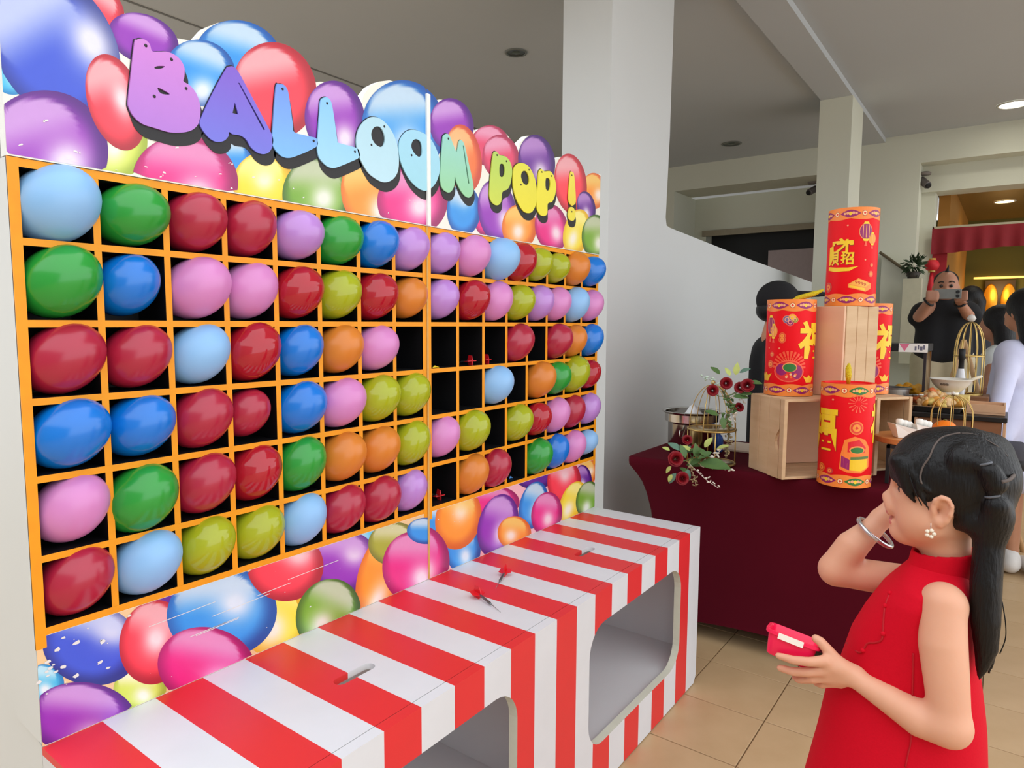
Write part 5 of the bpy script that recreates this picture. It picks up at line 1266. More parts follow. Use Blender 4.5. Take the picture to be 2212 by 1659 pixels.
for s in (-1,1):
    sf = Field((-.24,s*.055-.06,zf), (.06,s*.055+.06,zf+.12), .005)
    sf.chain([(-.035,s*.055,zf+.035,.033),(-.12,s*.055,zf+.026,.03),(-.175,s*.055,zf+.022,.024)], .02)
    sf.fn((-.3,-.3,zf-.1),(.3,.3,zf+.2), lambda X,Y,Z: Z-zf-.004+0*X+0*Y, 0, 'sub')
    g_ob('shoe', sf, pmat('child_shoe',(236,234,230),.5), 1)
# dress: lofted tunic
fr = [(-0.0316,0.0,-0.0025),(-0.0473,0.0,-0.0184),(-0.0656,0.0,-0.0472),(-0.0875,0.0,-0.0729),(-0.1142,0.0,-0.1207),(-0.134,0.0,-0.1653),(-0.1461,0.0,-0.2143),(-0.1578,0.0,-0.2593),(-0.1731,0.0,-0.3023),(-0.1834,0.0,-0.3711),(-0.2028,0.0,-0.4735),(-0.2253,0.0,-0.602)]
bk = [(0.0443,0.0,0.0117),(0.045,0.0,-0.0006),(0.0503,0.0,-0.0236),(0.054,0.0,-0.0427),(0.0601,0.0,-0.0804),(0.0661,0.0,-0.1157),(0.0737,0.0,-0.1556),(0.081,0.0,-0.1913),(0.0868,0.0,-0.2241),(0.092,0.0,-0.2808),(0.0974,0.0,-0.3633),(0.1058,0.0,-0.4642)]
zz = np.array([p[2] for p in fr])[::-1]; ff = np.array([p[0] for p in fr])[::-1]; bb_ = np.array([p[0] for p in bk])[::-1]
wd = np.array([.044,.050,.112,.116,.112,.110,.110,.112,.116,.124,.138,.152])[::-1]
def tunic(infl=0.):
    def f(X, Y, Z):
        a = np.interp(Z, zz, (bb_-ff)/2)+infl; c = np.interp(Z, zz, (ff+bb_)/2); b = np.interp(Z, zz, wd)+infl
        q = ((np.abs(X-c)/a)**2.2+(np.abs(Y-.004)/b)**2.2)**(1/2.2)
        d = (q-1)*np.minimum(a, b)*.9
        d = np.maximum(d, Z-(zz[-1]+.004)); return np.maximum(d, (zz[0]+.01)-Z)
    return f
Df = Field((-.36,-.20,float(zz[0])), (.15,.20,.03), .004)
Df.fn((-.4,-.3,-1), (.2,.3,.1), tunic(), 0)
# armholes
ah = [(0.0118,-0.11,-0.0567),(0.014,-0.12,-0.1008)]
Df.ell((ah[0][0],-.135,ah[0][2]+.004), (.041,.05,.056), k=.006, op='sub')
Df.ell((ah[0][0]-.012,-.135,ah[0][2]-.045), (.034,.04,.05), k=.01, op='sub')
ah2 = [(-0.0277,0.12,-0.0988)][0]
Df.ell((ah2[0],.14,ah2[2]-.005), (.042,.055,.052), k=.006, op='sub')
g_ob('dress', Df, M_dress, 2)
# stand collar
cl = Field((-.09,-.09,-.05), (.09,.09,.045), .003)
n0 = h[12]
def collar(X, Y, Z):
    c = np.interp(Z, [-.04,.03], [(ff[-2]+bb_[-2])/2, (ff[-1]+bb_[-1])/2+.004]); q = np.sqrt(((X-c)/.047)**2+((Y)/.044)**2)
    d = np.abs((q-1)*.044)-.0028; top = .012+.16*(X-c)
    return np.maximum(np.maximum(d, Z-top), -.03-Z)
cl.fn((-.1,-.1,-.06), (.1,.1,.06), collar, 0)
g_ob('collar', cl, M_dress, 1)
def near(fn, r, z, lo=-.25, hi=.05, out=.001):
    """first point of a surface met crossing from her left side at (r, z)"""
    t = np.linspace(lo, hi, 900); v = np.array([float(np.asarray(fn(np.array(r), np.array(x), np.array(z)))) for x in t])
    i = np.argmax(v < 0); return (r, t[i]-out, z) if v[i] < 0 else None
tn = tunic()
pl = [(-0.059,-0.06,-0.0115),(-0.0586,-0.07,-0.0257),(-0.0667,-0.08,-0.0398),(-0.0714,-0.09,-0.0638),(-0.0772,-0.095,-0.0831),(-0.0781,-0.1,-0.1037),(-0.0777,-0.1,-0.126),(-0.0799,-0.1,-0.1382),(-0.0894,-0.1,-0.1473),(-0.1011,-0.1,-0.1555),(-0.1076,-0.1,-0.1707),(-0.1159,-0.1,-0.1798),(-0.1381,-0.08,-0.1885)]
pp = [near(tn, p[0], p[2]) for p in pl]; pp = [p for p in pp if p]
MB().tube(gw(np.array(crom(pp, 5, False))), .0017, 6).build('piping', M_dress2, girl, True)
sm = [(-0.0314,-0.105,-0.143),(-0.03,-0.105,-0.1833),(-0.0273,-0.11,-0.2869),(-0.0299,-0.11,-0.3168),(-0.0328,-0.11,-0.3403)]
sp_ = [near(tn, p[0], p[2]) for p in sm]; sp_ = [p for p in sp_ if p]
MB().tube(gw(np.array(crom(sp_, 5, False))), .0014, 6).build('side_seam', M_dress2, girl, True)
for i in (0, 1, 3, 7, 11):
    if i < len(pp):
        p = gw(np.array([pp[i]]))[0]
        MB().lathe([(.0001,-.0045),(.0038,-.003),(.0048,0),(.0038,.003),(.0001,.0045)], tuple(p), 10, caps=False).build('knot_button', M_dress, girl, True)
# ---- hair
Hf = Field((-.15,-.12,-.36), (.20,.12,.27), .0032)
hc = h[0]
Hf.ell((hc[0]+.003,0,hc[2]+.003), (.0905,.079,.0875), k=0)
Hf.ell((hc[0]-.05,0,hc[2]+.012), (.05,.066,.062), k=.03)          # volume over the fringe
x = [(-0.0279,0.0,-0.0053),(-0.0816,0.0,0.1274),(-0.054,-0.06,0.1103),(0.0057,-0.07,0.121),(-0.0243,0.0,0.0633)]
# open the face, ear and nape
fb = [(-0.0698,0.0,0.0819),(-0.0344,0.0,0.0532),(-0.0027,0.0,0.05),(-0.0705,0.0,0.0517)]
Hf.ell((fb[0][0],0,fb[0][2]), (.052,.13,.049), rotr(-22), k=.004, op='sub')
Hf.ell((fb[1][0],0,fb[1][2]), (.070,.14,.056), k=.004, op='sub')
Hf.ell((fb[2][0]+.004,0,fb[2][2]), (.055,.14,.046), rotr(20), k=.004, op='sub')
# swept fringe in front
fg = [(-0.0581,0.0,0.1937),(-0.0782,0.0,0.162),(-0.0807,0.0,0.1386),(-0.0692,0.0,0.1714)]
for s in (-.058,-.05,-.042,-.034,-.026,-.018,-.01,-.002,.006,.014,.022,.03,.038,.046,.054):
    Hf.chain([(fg[0][0]+.03,s*.8,fg[0][2]+.004,.012),(fg[1][0]+.006+abs(s)*.25,s,fg[1][2],.014),(fg[2][0]+.004+abs(s)*.35,s*1.02,fg[2][2]-abs(s)*.12,.005)], .010)
# side locks before the ear
Hf.chain([(-0.0689,-0.055,0.1705,0.016),(-0.061,-0.062,0.1422,0.01),(-0.0537,-0.064,0.1217,0.007),(-0.0415,-0.062,0.1035,0.0025)], .006)
Hf.chain([(-0.0534,-0.06,0.1549,0.01),(-0.0386,-0.07,0.1274,0.0055),(-0.0275,-0.07,0.1074,0.0035),(-0.0197,-0.068,0.0925,0.0012)], .004)
Hf.chain([(-0.0492,-0.065,0.154,0.008),(-0.034,-0.072,0.1357,0.005),(-0.0226,-0.075,0.1283,0.003)], .004)
# gathered sections tied with two elastics, bulge behind, long tail
Hf.chain([(0.0239,-0.055,0.1821,0.03),(0.0431,-0.07,0.1823,0.014),(0.0502,-0.074,0.1827,0.008),(0.0583,-0.074,0.1711,0.0165),(0.0659,-0.07,0.1542,0.0195),(0.0651,-0.074,0.1321,0.009),(0.0699,-0.07,0.117,0.019),(0.0707,-0.06,0.0987,0.022)], .005)
Hf.chain([(0.0657,0.02,0.1909,0.03),(0.0786,0.03,0.1378,0.026),(0.0803,0.01,0.1058,0.022),(0.0718,-0.02,0.0835,0.022)], .014)
Hf.chain([(0.0157,-0.03,0.0771,0.018),(0.0407,-0.05,0.0821,0.022),(0.0629,-0.05,0.0818,0.026)], .014)
Hf.chain([(0.0709,-0.04,0.0962,0.026),(0.0658,-0.05,0.0431,0.022),(0.0642,-0.06,-0.0171,0.0225),(0.0673,-0.065,-0.0779,0.0215),(0.0706,-0.065,-0.1247,0.017),(0.0674,-0.065,-0.1576,0.01),(0.0637,-0.065,-0.1812,0.002)], .02)
Hf.chain([(0.0735,-0.03,0.0626,0.016),(0.0743,-0.03,-0.017,0.016),(0.0786,-0.035,-0.0867,0.013),(0.0804,-0.04,-0.157,0.006),(0.079,-0.04,-0.1778,0.002)], .012)
g_hair = g_ob('hair', Hf, M_hair, 2)
# fine loose strands
def strand(L, r0, nm='hair_strand'):
    p = gw(np.array([q[:3] for q in L])); MB().tube(crom([tuple(v) for v in p], 6, False), r0, 5).build(nm, M_hair, girl, True)
strand([(-0.0532,-0.072,0.1548),(-0.0483,-0.076,0.1394),(-0.0412,-0.076,0.1212),(-0.0322,-0.072,0.1023)], .0011)
strand([(0.0881,-0.06,-0.0433),(0.0939,-0.065,-0.0753),(0.0954,-0.065,-0.1024),(0.0896,-0.065,-0.1292)], .0009)
# parting lines
def hv(X, Y, Z):
    i = [int(round((float(v)-Hf.lo[k])/Hf.h)) for k, v in enumerate((X,Y,Z))]
    return Hf.d[tuple(np.clip(i, 0, np.array(Hf.n)-1))]
def part(L, r0, hi=.12):
    pts = [near(hv, p[0], p[2], -.115, hi, .0004) for p in L]; pts = [p for p in pts if p]
    if len(pts) > 2: MB().tube(gw(np.array(crom(pts, 4, False))), r0, 6).build('parting', M_scalp, girl, True)
part([(-0.0337,-0.07,0.1401),(-0.0368,-0.07,0.1516),(-0.0337,-0.07,0.1687),(-0.0255,-0.065,0.1854),(-0.0195,-0.06,0.2031),(-0.0101,-0.05,0.2156),(0.0036,-0.04,0.2219),(0.0169,-0.02,0.2255)], .0017)
part([(0.0189,-0.02,0.2253),(0.0326,-0.02,0.2254),(0.0474,-0.02,0.2208),(0.0622,-0.02,0.2128),(0.0731,-0.02,0.2051),(0.084,-0.01,0.1929)], .001)
part([(0.0735,-0.05,0.1593),(0.0842,-0.03,0.1619),(0.0931,-0.01,0.1645)], .003)
for px_ in [(0.05,-0.084,0.1845),(0.0646,-0.084,0.1331)]:
    q = gw(np.array([px_[:3]]))[0]
    MB().tube([tuple(q+G_r*.0095*math.cos(a)+G_d*(.010+.0095*math.sin(a))+np.array((0,0,.003*math.cos(a)))) for a in [2*PI*k/20 for k in range(20)]], .0022, 6, closed=True).build('hair_elastic', pmat('grey_elastic',(92,94,100),.5), girl, True)
# eye, brow, lashes (left eye)
for s in (-1,1):
    q = gw(np.array([(h[13][0]+.0085, s*.030, h[13][2]+.002)]))[0]
    MB().lathe([(max(.0001,.0098*math.sin(PI*i/12)), -.0098*math.cos(PI*i/12)) for i in range(13)], tuple(q), 20, caps=False).build('eye', pmat('eye_dark',(52,36,32),.15), girl, True)
    L = [(h[13][0]+.001, s*(.020), h[13][2]+.006), (h[13][0]-.0015, s*.030, h[13][2]+.0085), (h[13][0]+.004, s*.040, h[13][2]+.006)]
    MB().tube(gw(np.array(crom(L, 5, False))), .0012, 6).build('eyelash', pmat('lash',(20,16,16),.5), girl, True)
# earring and bracelet
q = gw(np.array([[(-0.0174,-0.078,0.06)][0]]))[0]
MB().tube([tuple(q+np.array((0,0,.016))), tuple(q)], .0008, 6).build('earring_hook', pmat('silver',(214,206,196),.25,.9), girl, True)
er = MB()
for k in range(5):
    a = 2*PI*k/5
    er.lathe([(.0001,-.0035),(.003,-.002),(.0036,0),(.003,.002),(.0001,.0035)], tuple(q+G_r*.0055*math.cos(a)+np.array((0,0,-.002+.0055*math.sin(a)))), 8, caps=False)
er.build('earring', pmat('pearl_crystal',(240,226,206),.2), girl, True)
ba, bb2 = (np.array(v) for v in [(-0.1353,0.075,0.0251),(-0.0767,0.075,-0.0176)])
cc = (ba+bb2)/2; ux = (bb2-ba)/2; uy = np.array((0,.036,0)); MB().tube([tuple(gw(np.array([cc+ux*math.cos(a)+uy*math.sin(a)]))[0]) for a in [2*PI*k/40 for k in range(40)]], .0042, 10, closed=True).build('bracelet', pmat('silver_bangle',(206,206,208),.25,.85), girl, True)

# ---- pink tray in her hand
c4 = [np.array(v) for v in [(-0.2632,-0.109,-0.1556),(-0.1769,-0.109,-0.1712),(-0.2623,-0.109,-0.216)]]
ax = c4[1]-c4[0]; Lx = np.linalg.norm(ax); ax /= Lx; ay = np.array((0,1.,-.22)); ay -= ax*(ax@ay); ay /= np.linalg.norm(ay); az = np.cross(ax, ay); az = az if az[2] > 0 else -az
hgt = .046; dpt = .062
def tp(a, b, c): return gw(np.array([c4[0]+ax*a+ay*b+az*c]))[0]
tr = thing('pink_tray', 'small pink plastic tray held in the girl\'s left hand', 'tray', tuple(float(v) for v in tp(Lx/2,dpt/2,-hgt)))
def tloop(ins, c, r=.012): return [tp(x, y, c) for x, y in rrect(ins, ins, Lx-ins, dpt-ins, r, 4)]
lp = [tloop(.008,-hgt,.010), tloop(.006,-hgt+.002,.011), tloop(.0015,-.007), tloop(-.0035,-.0065,.014), tloop(-.004,-.0005,.014), tloop(.0005,0), tloop(.003,-.004), tloop(.0085,-hgt+.003,.010)]
n = len(lp[0]); V = [tuple(p) for l in lp for p in l]; F = [tuple(range(n))[::-1], tuple((len(lp)-1)*n+k for k in range(n))]
for i in range(len(lp)-1):
    for k in range(n): F.append((i*n+k, i*n+(k+1)%n, (i+1)*n+(k+1)%n, (i+1)*n+k))
M_pink = pmat('hot_pink_plastic', (250,28,84), .3, var=.03, sss=0)
o = ob('tray_body', V, F, M_pink, tr, True); smooth_angle(o, 40)
st = [tp(.020,-.0048,.0), tp(.064,-.0048,.0), tp(.064,-.0048,-.0105), tp(.020,-.0048,-.0105)]
ob('sticker', [tuple(v) for v in st]+[tuple(v+G_d*.001) for v in st], [(0,1,2,3),(7,6,5,4),(0,4,5,1),(1,5,6,2),(2,6,7,3),(3,7,4,0)], pmat('white_sticker',(246,236,224),.5), tr)

# ================================================================== buffet behind the first table
M_blackcloth = pmat('black_stretch_cloth', (24,18,20), .6)
table_cover(3.26,3.92,-1.44,-.68,.765,M_blackcloth,'buffet_table','second table under a dark cover behind the firecracker crates')
M_brown = pmat('brown_stained_wood', (150,100,66), .55, rgb2=(110,70,44), scale=5, stretch=(1,1,5), bump=.04)
t = thing('serving_crate', 'brown slatted crate used as a riser on the buffet table', 'crate', (3.42,-1.17,.766))
for k in range(3): MB().bbox((3.30,-1.34+.115*k,.767),(3.312,-1.23+.115*k,.928),.002).build('plank', M_brown, t)
for k in range(3): MB().bbox((3.528,-1.34+.115*k,.767),(3.54,-1.23+.115*k,.928),.002).build('plank', M_brown, t)
for yy in (-1.345,-.997): MB().bbox((3.296,yy-.012,.767),(3.544,yy,.928),.002).build('end_board', pmat('pale_end_board',(206,164,128),.6), t)
tag(MB().bbox((3.285,-1.36,.929),(3.56,-.985,.952),.003).build('serving_board', pmat('black_slate',(20,18,18),.4)), 'black slate serving board on the brown crate', 'board')
t = thing('steel_tray', 'shallow steel tray of fried snacks on the black board', 'tray', (3.40,-1.08,.953))
vs = []
for ins, z in ((.012,.954),(0,.978),(-.008,.979),(-.008,.982),(.002,.982),(.014,.957)):
    vs += [(x,y,z) for x,y in rrect(3.305+ins,-1.19+ins,3.52-ins,-.94-ins,.02,4)]
n = len(vs)//6; fs = [tuple(range(n))[::-1], tuple(5*n+k for k in range(n))]+[(i*n+k,i*n+(k+1)%n,(i+1)*n+(k+1)%n,(i+1)*n+k) for i in range(5) for k in range(n)]
ob('tray_body', vs, fs, M_steel, t, True); smooth_angle(t.children[0],40)
t = thing('wooden_box', 'pale wooden serving box beside the steel tray', 'box', (3.43,-1.28,.953))
MB().bbox((3.36,-1.35,.953),(3.52,-1.20,.962),.001).build('base', pmat('pale_end_board',(206,164,128),.6), t)
for a, b in (((3.36,-1.35,.963),(3.368,-1.20,1.0)),((3.512,-1.35,.963),(3.52,-1.20,1.0)),((3.369,-1.35,.963),(3.511,-1.342,1.0)),((3.369,-1.208,.963),(3.511,-1.20,1.0))): MB().bbox(a,b,.001).build('side', pmat('pale_end_board',(206,164,128),.6), t)
# fried snacks: every piece by itself
fr_ = random.Random(3); SN = []
for k, c in enumerate(((250,176,70),(252,220,120),(232,120,60),(246,200,140))):
    f = Field((-.03,-.03,-.025),(.03,.03,.03),.003); rr = random.Random(k)
    for _ in range(6): f.ell((rr.uniform(-.012,.012),rr.uniform(-.012,.012),rr.uniform(-.006,.008)), (rr.uniform(.007,.013),rr.uniform(.006,.011),rr.uniform(.004,.009)), k=.006)
    o = sdf_ob('fried_snack', f, pmat('fried_crust_%d'%k, c, .5, rgb2=tuple(int(v*.7) for v in c), scale=90, bump=.2)); SN.append(o.data); bpy.data.objects.remove(o)
for i in range(44):
    a = fr_.uniform(0,2*PI); r_ = fr_.random()**.6
    x, y = 3.41+.085*r_*math.cos(a), -1.07+.10*r_*math.sin(a)
    o = bpy.data.objects.new('fried_snack', fr_.choice(SN)); COL.objects.link(o); o.rotation_euler = (fr_.uniform(0,6),fr_.uniform(0,6),fr_.uniform(0,6))
    o.location = (x, y, .978+.065*(1-r_)+fr_.uniform(0,.012)); o.scale = (fr_.uniform(1.0,1.45),)*3
    tag(o, 'golden fried snack heaped on the steel tray below the white bowl', 'fried snack', 'fried snacks on the steel tray')
bw = [(3.5158,-1.1248,1.0229)][0]
t = thing('white_bowl', 'large white china bowl with a ladle on the buffet', 'bowl', bw)
MB().lathe([(0,.016),(.036,.016),(.042,.019),(.062,.036),(.08,.056),(.09,.077),(.094,.079),(.09,.081),(.077,.058),(.056,.036),(0,.022)], bw, 36, caps=False).build('bowl_body', pmat('white_china',(238,232,220),.25), t, True)
MB().lathe([(0,0),(.036,.0),(.036,.016),(0,.016)], bw, 24).build('foot', pmat('white_china',(238,232,220),.25), t, True)
em = Wrap(); 
for k in (-1,0,1): em.poly([circ(.012*k,.0,.008,.006,n=10)], (120,112,104), 1)
ya = math.atan2(-1.351-bw[1], -.4665-bw[0])-.35; ob('emblem', [tuple(Vector((bw[0]+.081*math.cos(ya+a_/.08), bw[1]+.081*math.sin(ya+a_/.08), bw[2]+.056+z_))+Vector((math.cos(ya),math.sin(ya),0))*(.002+.7*z_)) for a_, z_ in em.V], em.F, M_fpr, t, cols=em.C)
t = thing('ladle', 'cream ladle leaning on the rim of the white bowl', 'ladle', (bw[0],bw[1]-.05,bw[2]+.05))
MB().tube([(bw[0],bw[1]-.03,bw[2]+.05),(bw[0],bw[1]-.09,bw[2]+.083),(bw[0]+.005,bw[1]-.125,bw[2]+.1)],[.009,.008,.006],8).build('handle', pmat('cream_ladle',(236,226,200),.4), t, True)
# block that lifts the bowl
tag(MB().bbox((bw[0]-.07,bw[1]-.08,.767),(bw[0]+.07,bw[1]+.08,bw[2]-.001),.003).build('riser_block', pmat('yellow_riser',(216,190,110),.6)), 'yellowish riser block under the white bowl', 'block')
# glass warming cabinet with sign
t = thing('food_warmer', 'glass-fronted food warmer with black top on the buffet', 'food warmer', (3.58,-.90,.766))
X0, X1, Y0, Y1 = 3.44, 3.70, -1.02, -.74
MB().bbox((X0,Y0,.767),(X1,Y1,.99),.004).build('base', pmat('dark_base',(52,50,52),.5), t)
MB().bbox((X0-.005,Y0-.005,1.235),(X1+.005,Y1+.005,1.272),.003).build('lid', M_black, t)
for x in (X0+.006,X1-.006):
    for y in (Y0+.006,Y1-.006): MB().box((x-.006,y-.006,.99),(x+.006,y+.006,1.235)).build('post', pmat('dark_post',(40,38,44),.4), t)
M_glass = pmat('clear_glass', (235,240,238), .03, trans=1., ior=1.1, var=0)
MB().box((X0,Y0+.013,.991),(X0+.003,Y1-.013,1.234)).build('pane', M_glass, t)
MB().box((X0+.013,Y0,.991),(X1-.013,Y0+.003,1.234)).build('pane', M_glass, t)
sg = thing('price_card', 'white card with a pink triangle on the edge of the food warmer', 'card', (X0-.008,-.97,1.232))
MB().bbox((X0-.009,-1.024,1.232),(X0-.0055,-.898,1.276),.0008).build('card', M_paper, sg)
mb = MB(); mb.add([(X0-.0094,-.90,1.274),(X0-.0094,-.925,1.236),(X0-.0094,-.945,1.274)],[(0,1,2)]); mb.build('pink_mark', pmat('pink_print',(226,120,150),.5), sg)
mb = MB()
for k, (y, w) in enumerate(((-.972,.004),(-.984,.003),(-.996,.006),(-1.008,.004))): mb.box((X0-.0096,y-w,1.242+.004*(k%2)),(X0-.0092,y+w,1.262+.006*(k%2)))
mb.build('grey_print', pmat('grey_print',(110,110,130),.5), sg)
t = thing('serving_pot', 'oval steel serving pot in front of the food warmer', 'pot', (3.36,-.86,.766))
MB().lathe([(0,0),(.85,0),(.9,.1),(.95,.9),(1.04,.95),(1.05,1.0),(.9,.97),(.85,.2),(0,.15)], seg=36, caps=False, M=Matrix.Translation((3.36,-.86,.985))@Matrix.Diagonal((.07,.11,.075,1))).build('vessel', pmat('brushed_steel',(150,150,150),.35,.9), t, True); smooth_angle(t.children[0],40)
MB().tube([(3.33,-.95,1.02),(3.30,-1.0,1.03),(3.29,-1.03,1.035)],.006,8).build('handle', M_steel, t, True)
tag(MB().bbox((3.28,-.98,.767),(3.43,-.745,.984),.003).build('riser_block', M_brown), 'brown riser block under the oval serving pot', 'block')
f = Field((3.45,-1.02,.99),(3.66,-.85,1.12),.005); rr = random.Random(9)
for _ in range(16): f.ell((3.55+rr.uniform(-.06,.05),-.94+rr.uniform(-.05,.05),1.03+rr.uniform(-.01,.035)), (rr.uniform(.014,.03),rr.uniform(.012,.028),rr.uniform(.01,.02)), k=.01)
o = sdf_ob('fried_noodles', f, pmat('yellow_fried_food',(250,178,24),.5,rgb2=(226,140,10),scale=60,bump=.2)); tag(o, 'heap of bright yellow fried food inside the glass warmer', 'food'); o['kind'] = 'stuff'
# tall gold birdcage, bottle, easel
c_ = [(3.8755,-1.1769,0.999)][0]
tb = wire_dome((c_[0],c_[1],c_[2]), .068, .385, 12, .0026, 'tall gold birdcage stand at the right end of the buffet', knob=.022, rings=(0,.53))
tag(MB().bbox((c_[0]-.1,c_[1]-.1,.767),(c_[0]+.1,c_[1]+.1,c_[2]-.002),.003).build('riser_block', M_brown), 'brown riser block under the tall gold birdcage', 'block')
c_ = [(3.656,-1.1552,1.0727)][0]
t = thing('sauce_bottle', 'slim white sauce bottle with a black neck behind the bowl', 'bottle', (c_[0],c_[1],c_[2]-.06))
MB().lathe([(0,0),(.02,0),(.021,.005),(.021,.09),(.018,.11),(.013,.135)], (c_[0],c_[1],c_[2]-.06), 16, caps=False).build('bottle_body', pmat('white_bottle',(214,216,222),.3), t, True)
MB().lathe([(.013,.135),(.012,.18),(.015,.182),(.015,.235),(0,.237)], (c_[0],c_[1],c_[2]-.06), 14, caps=False).build('neck', M_black, t, True)
tag(MB().bbox((c_[0]-.05,c_[1]-.045,.767),(c_[0]+.05,c_[1]+.045,c_[2]-.062),.003).build('riser_block', M_brown), 'brown riser block under the slim sauce bottle', 'block')
e = [(4.4642,-1.1211,1.2765),(4.3867,-1.0618,0.9771),(4.4931,-1.2063,0.9781)]
t = thing('wooden_easel', 'pale wooden easel standing behind the buffet', 'easel', (e[0][0],e[0][1],0))
for q in (e[1], e[2]):
    d_ = Vector(q)-Vector(e[0]); b_ = Vector(e[0])+d_*(e[0][2]/-d_.z)
    MB().tube([e[0], tuple(b_)], .014, 8).build('leg', pmat('easel_wood',(206,166,120),.6), t, True)
b_ = Vector(e[0])+Vector((.45,.06,-e[0][2])); MB().tube([e[0], tuple(b_)], .014, 8).build('rear_leg', pmat('easel_wood',(206,166,120),.6), t, True)

# ================================================================== people behind the tables
def chains(name, chs, ells, mat, parent, h, k=.03, relax=1, subs=()):
    pts = [(np.array(p[:3]), p[3]) for c in chs for p in c]+[(np.array(e[0]), max(e[1])) for e in ells]
    lo = np.min([p-r_-.03 for p, r_ in pts], 0); hi = np.max([p+r_+.03 for p, r_ in pts], 0)
    f = Field(lo, hi, h)
    for e in ells: f.ell(e[0], e[1], e[2] if len(e) > 2 else None, k=k)
    for c in chs: f.chain(c, k)
    for e in subs: f.ell(e[0], e[1], e[2] if len(e) > 2 else None, k=.01, op='sub')
    return sdf_ob(name, f, mat, parent, relax)
def skel(sh, zs):
    """trunk, shoulders and legs under the clothes, so that the body is one piece"""
    return [[tuple(sh(0,-.02,zs+.08))+(.05,), tuple(sh(0,0,zs-.1))+(.075,), tuple(sh(0,0,zs-.45))+(.085,)], [tuple(sh(-.17,0,zs-.04))+(.045,), tuple(sh(.17,0,zs-.04))+(.045,)]]+[[tuple(sh(s*.07,0,zs-.42))+(.07,), tuple(sh(s*.095,0,.5))+(.05,), tuple(sh(s*.1,0,.07))+(.034,)] for s in (-1,1)]
def axes(az):
    """columns: across, facing, up for a body whose front looks along azimuth az (from +y toward +x)"""
    a = math.radians(az); f_ = (math.sin(a), math.cos(a), 0); s = (math.cos(a), -math.sin(a), 0)
    return np.array([[s[0],f_[0],0],[s[1],f_[1],0],[0,0,1.]])
M_skin2 = pmat('adult_skin_warm', (196,140,108), .55, sss=.15)
M_skin3 = pmat('adult_skin_tan', (176,124,98), .55, sss=.15)
M_blackshirt = pmat('black_cotton', (20,20,24), .85, var=.15, scale=40)
M_khaki = pmat('khaki_cotton', (186,174,146), .85)
M_lav = pmat('lavender_white_cotton', (214,216,240), .8, rgb2=(190,192,222), scale=9, bump=.35)
M_tee = pmat('pale_grey_tee', (214,220,220), .8)
M_denim = pmat('dark_trouser', (34,36,46), .8)
def head(parent, c, az, sc, skin, h=.006, name='head', face=True):
    A = axes(az); c = np.array(c, float)
    P = lambda x, y, z: c+A @ (np.array((x,y,z))*sc)
    E_ = [(P(0,-.01,.02),(.076*sc,.094*sc,.095*sc),A),(P(0,.03,-.04),(.06*sc,.062*sc,.075*sc),A)]
    ch = []
    ch.append([tuple(P(0,.085,.0))+(.008*sc,), tuple(P(0,.105,-.03))+(.012*sc,)])
    for s in (-1,1): E_.append((P(s*.077,-.01,-.015),(.01*sc,.018*sc,.03*sc),A))
    ch.append([tuple(P(-.02,.078,-.07))+(.01*sc,), tuple(P(.02,.078,-.07))+(.01*sc,)])
    ch.append([tuple(P(0,-.02,-.08))+(.048*sc,), tuple(P(0,-.035,-.16))+(.052*sc,)])
    return E_, ch, P
def face_bits(parent, P, sc):
    for s in (-1,1):
        q = P(s*.031,.083,.005); MB().lathe([(max(.0001,.012*sc*math.sin(PI*i/8)), -.012*sc*math.cos(PI*i/8)) for i in range(9)], tuple(q), 10, caps=False).build('eye', pmat('adult_eye',(40,30,28),.2), parent, True)
        MB().tube([tuple(P(s*.016,.09,.032)), tuple(P(s*.033,.09,.037)), tuple(P(s*.05,.078,.03))], .004*sc, 6).build('eyebrow', pmat('brow_dark',(34,26,22),.7), parent, True)

# --- man in black cap and shirt, turned away behind the crates
q = [(3.0436,-0.4162,1.4555),(3.0401,-0.4371,1.2885),(2.9646,-0.4103,0.7959),(2.8842,-0.3405,1.1992),(2.807,-0.3489,1.0135),(2.7822,-0.4141,0.9211),(3.1982,-0.5124,1.2047)]
man = thing('person', 'man in a black cap and black shirt standing behind the rose sprays and crates', 'person', (q[1][0],q[1][1],0))
AZ = 142
E_, ch, P = head(man, q[0], AZ, .96, M_skin2)
A = axes(AZ); base = np.array((q[1][0],q[1][1],0))
sh = lambda x,y,z: base+A @ np.array((x,y,z))
zS = q[1][2]
arm = [[tuple(sh(-.19,.02,zS-.06))+(.05,), tuple(sh(-.25,.06,zS-.32))+(.042,), tuple(sh(-.2,.24,zS-.44))+(.036,), tuple(sh(-.12,.33,zS-.42))+(.028,)], [tuple(sh(.19,.02,zS-.06))+(.05,), tuple(sh(.24,.1,zS-.3))+(.042,), tuple(sh(.16,.3,zS-.36))+(.034,), tuple(sh(.1,.38,zS-.34))+(.026,)]]
hands = []
for s in (-1,1):
    b_ = sh(s*.12,.34,zS-.41 if s < 0 else zS-.35); b2 = sh(s*.09,.40,zS-.42 if s < 0 else zS-.35)
    hands.append([tuple(b_)+(.03,), tuple(b2)+(.03,)])
    for k in range(4): hands.append([tuple(b2+A@np.array((s*(.022-.015*k),.01,.0)))+(.011,), tuple(b2+A@np.array((s*(.022-.015*k),.05,-.01)))+(.010,), tuple(b2+A@np.array((s*(.02-.015*k),.07,-.035)))+(.009,)])
    hands.append([tuple(b_+A@np.array((-s*.025,.02,.0)))+(.012,), tuple(b_+A@np.array((-s*.05,.06,.01)))+(.011,)])
chains('body', ch+arm+hands+skel(sh, zS-.02), E_, M_skin2, man, .009, .02)
zt_ = zS-.02
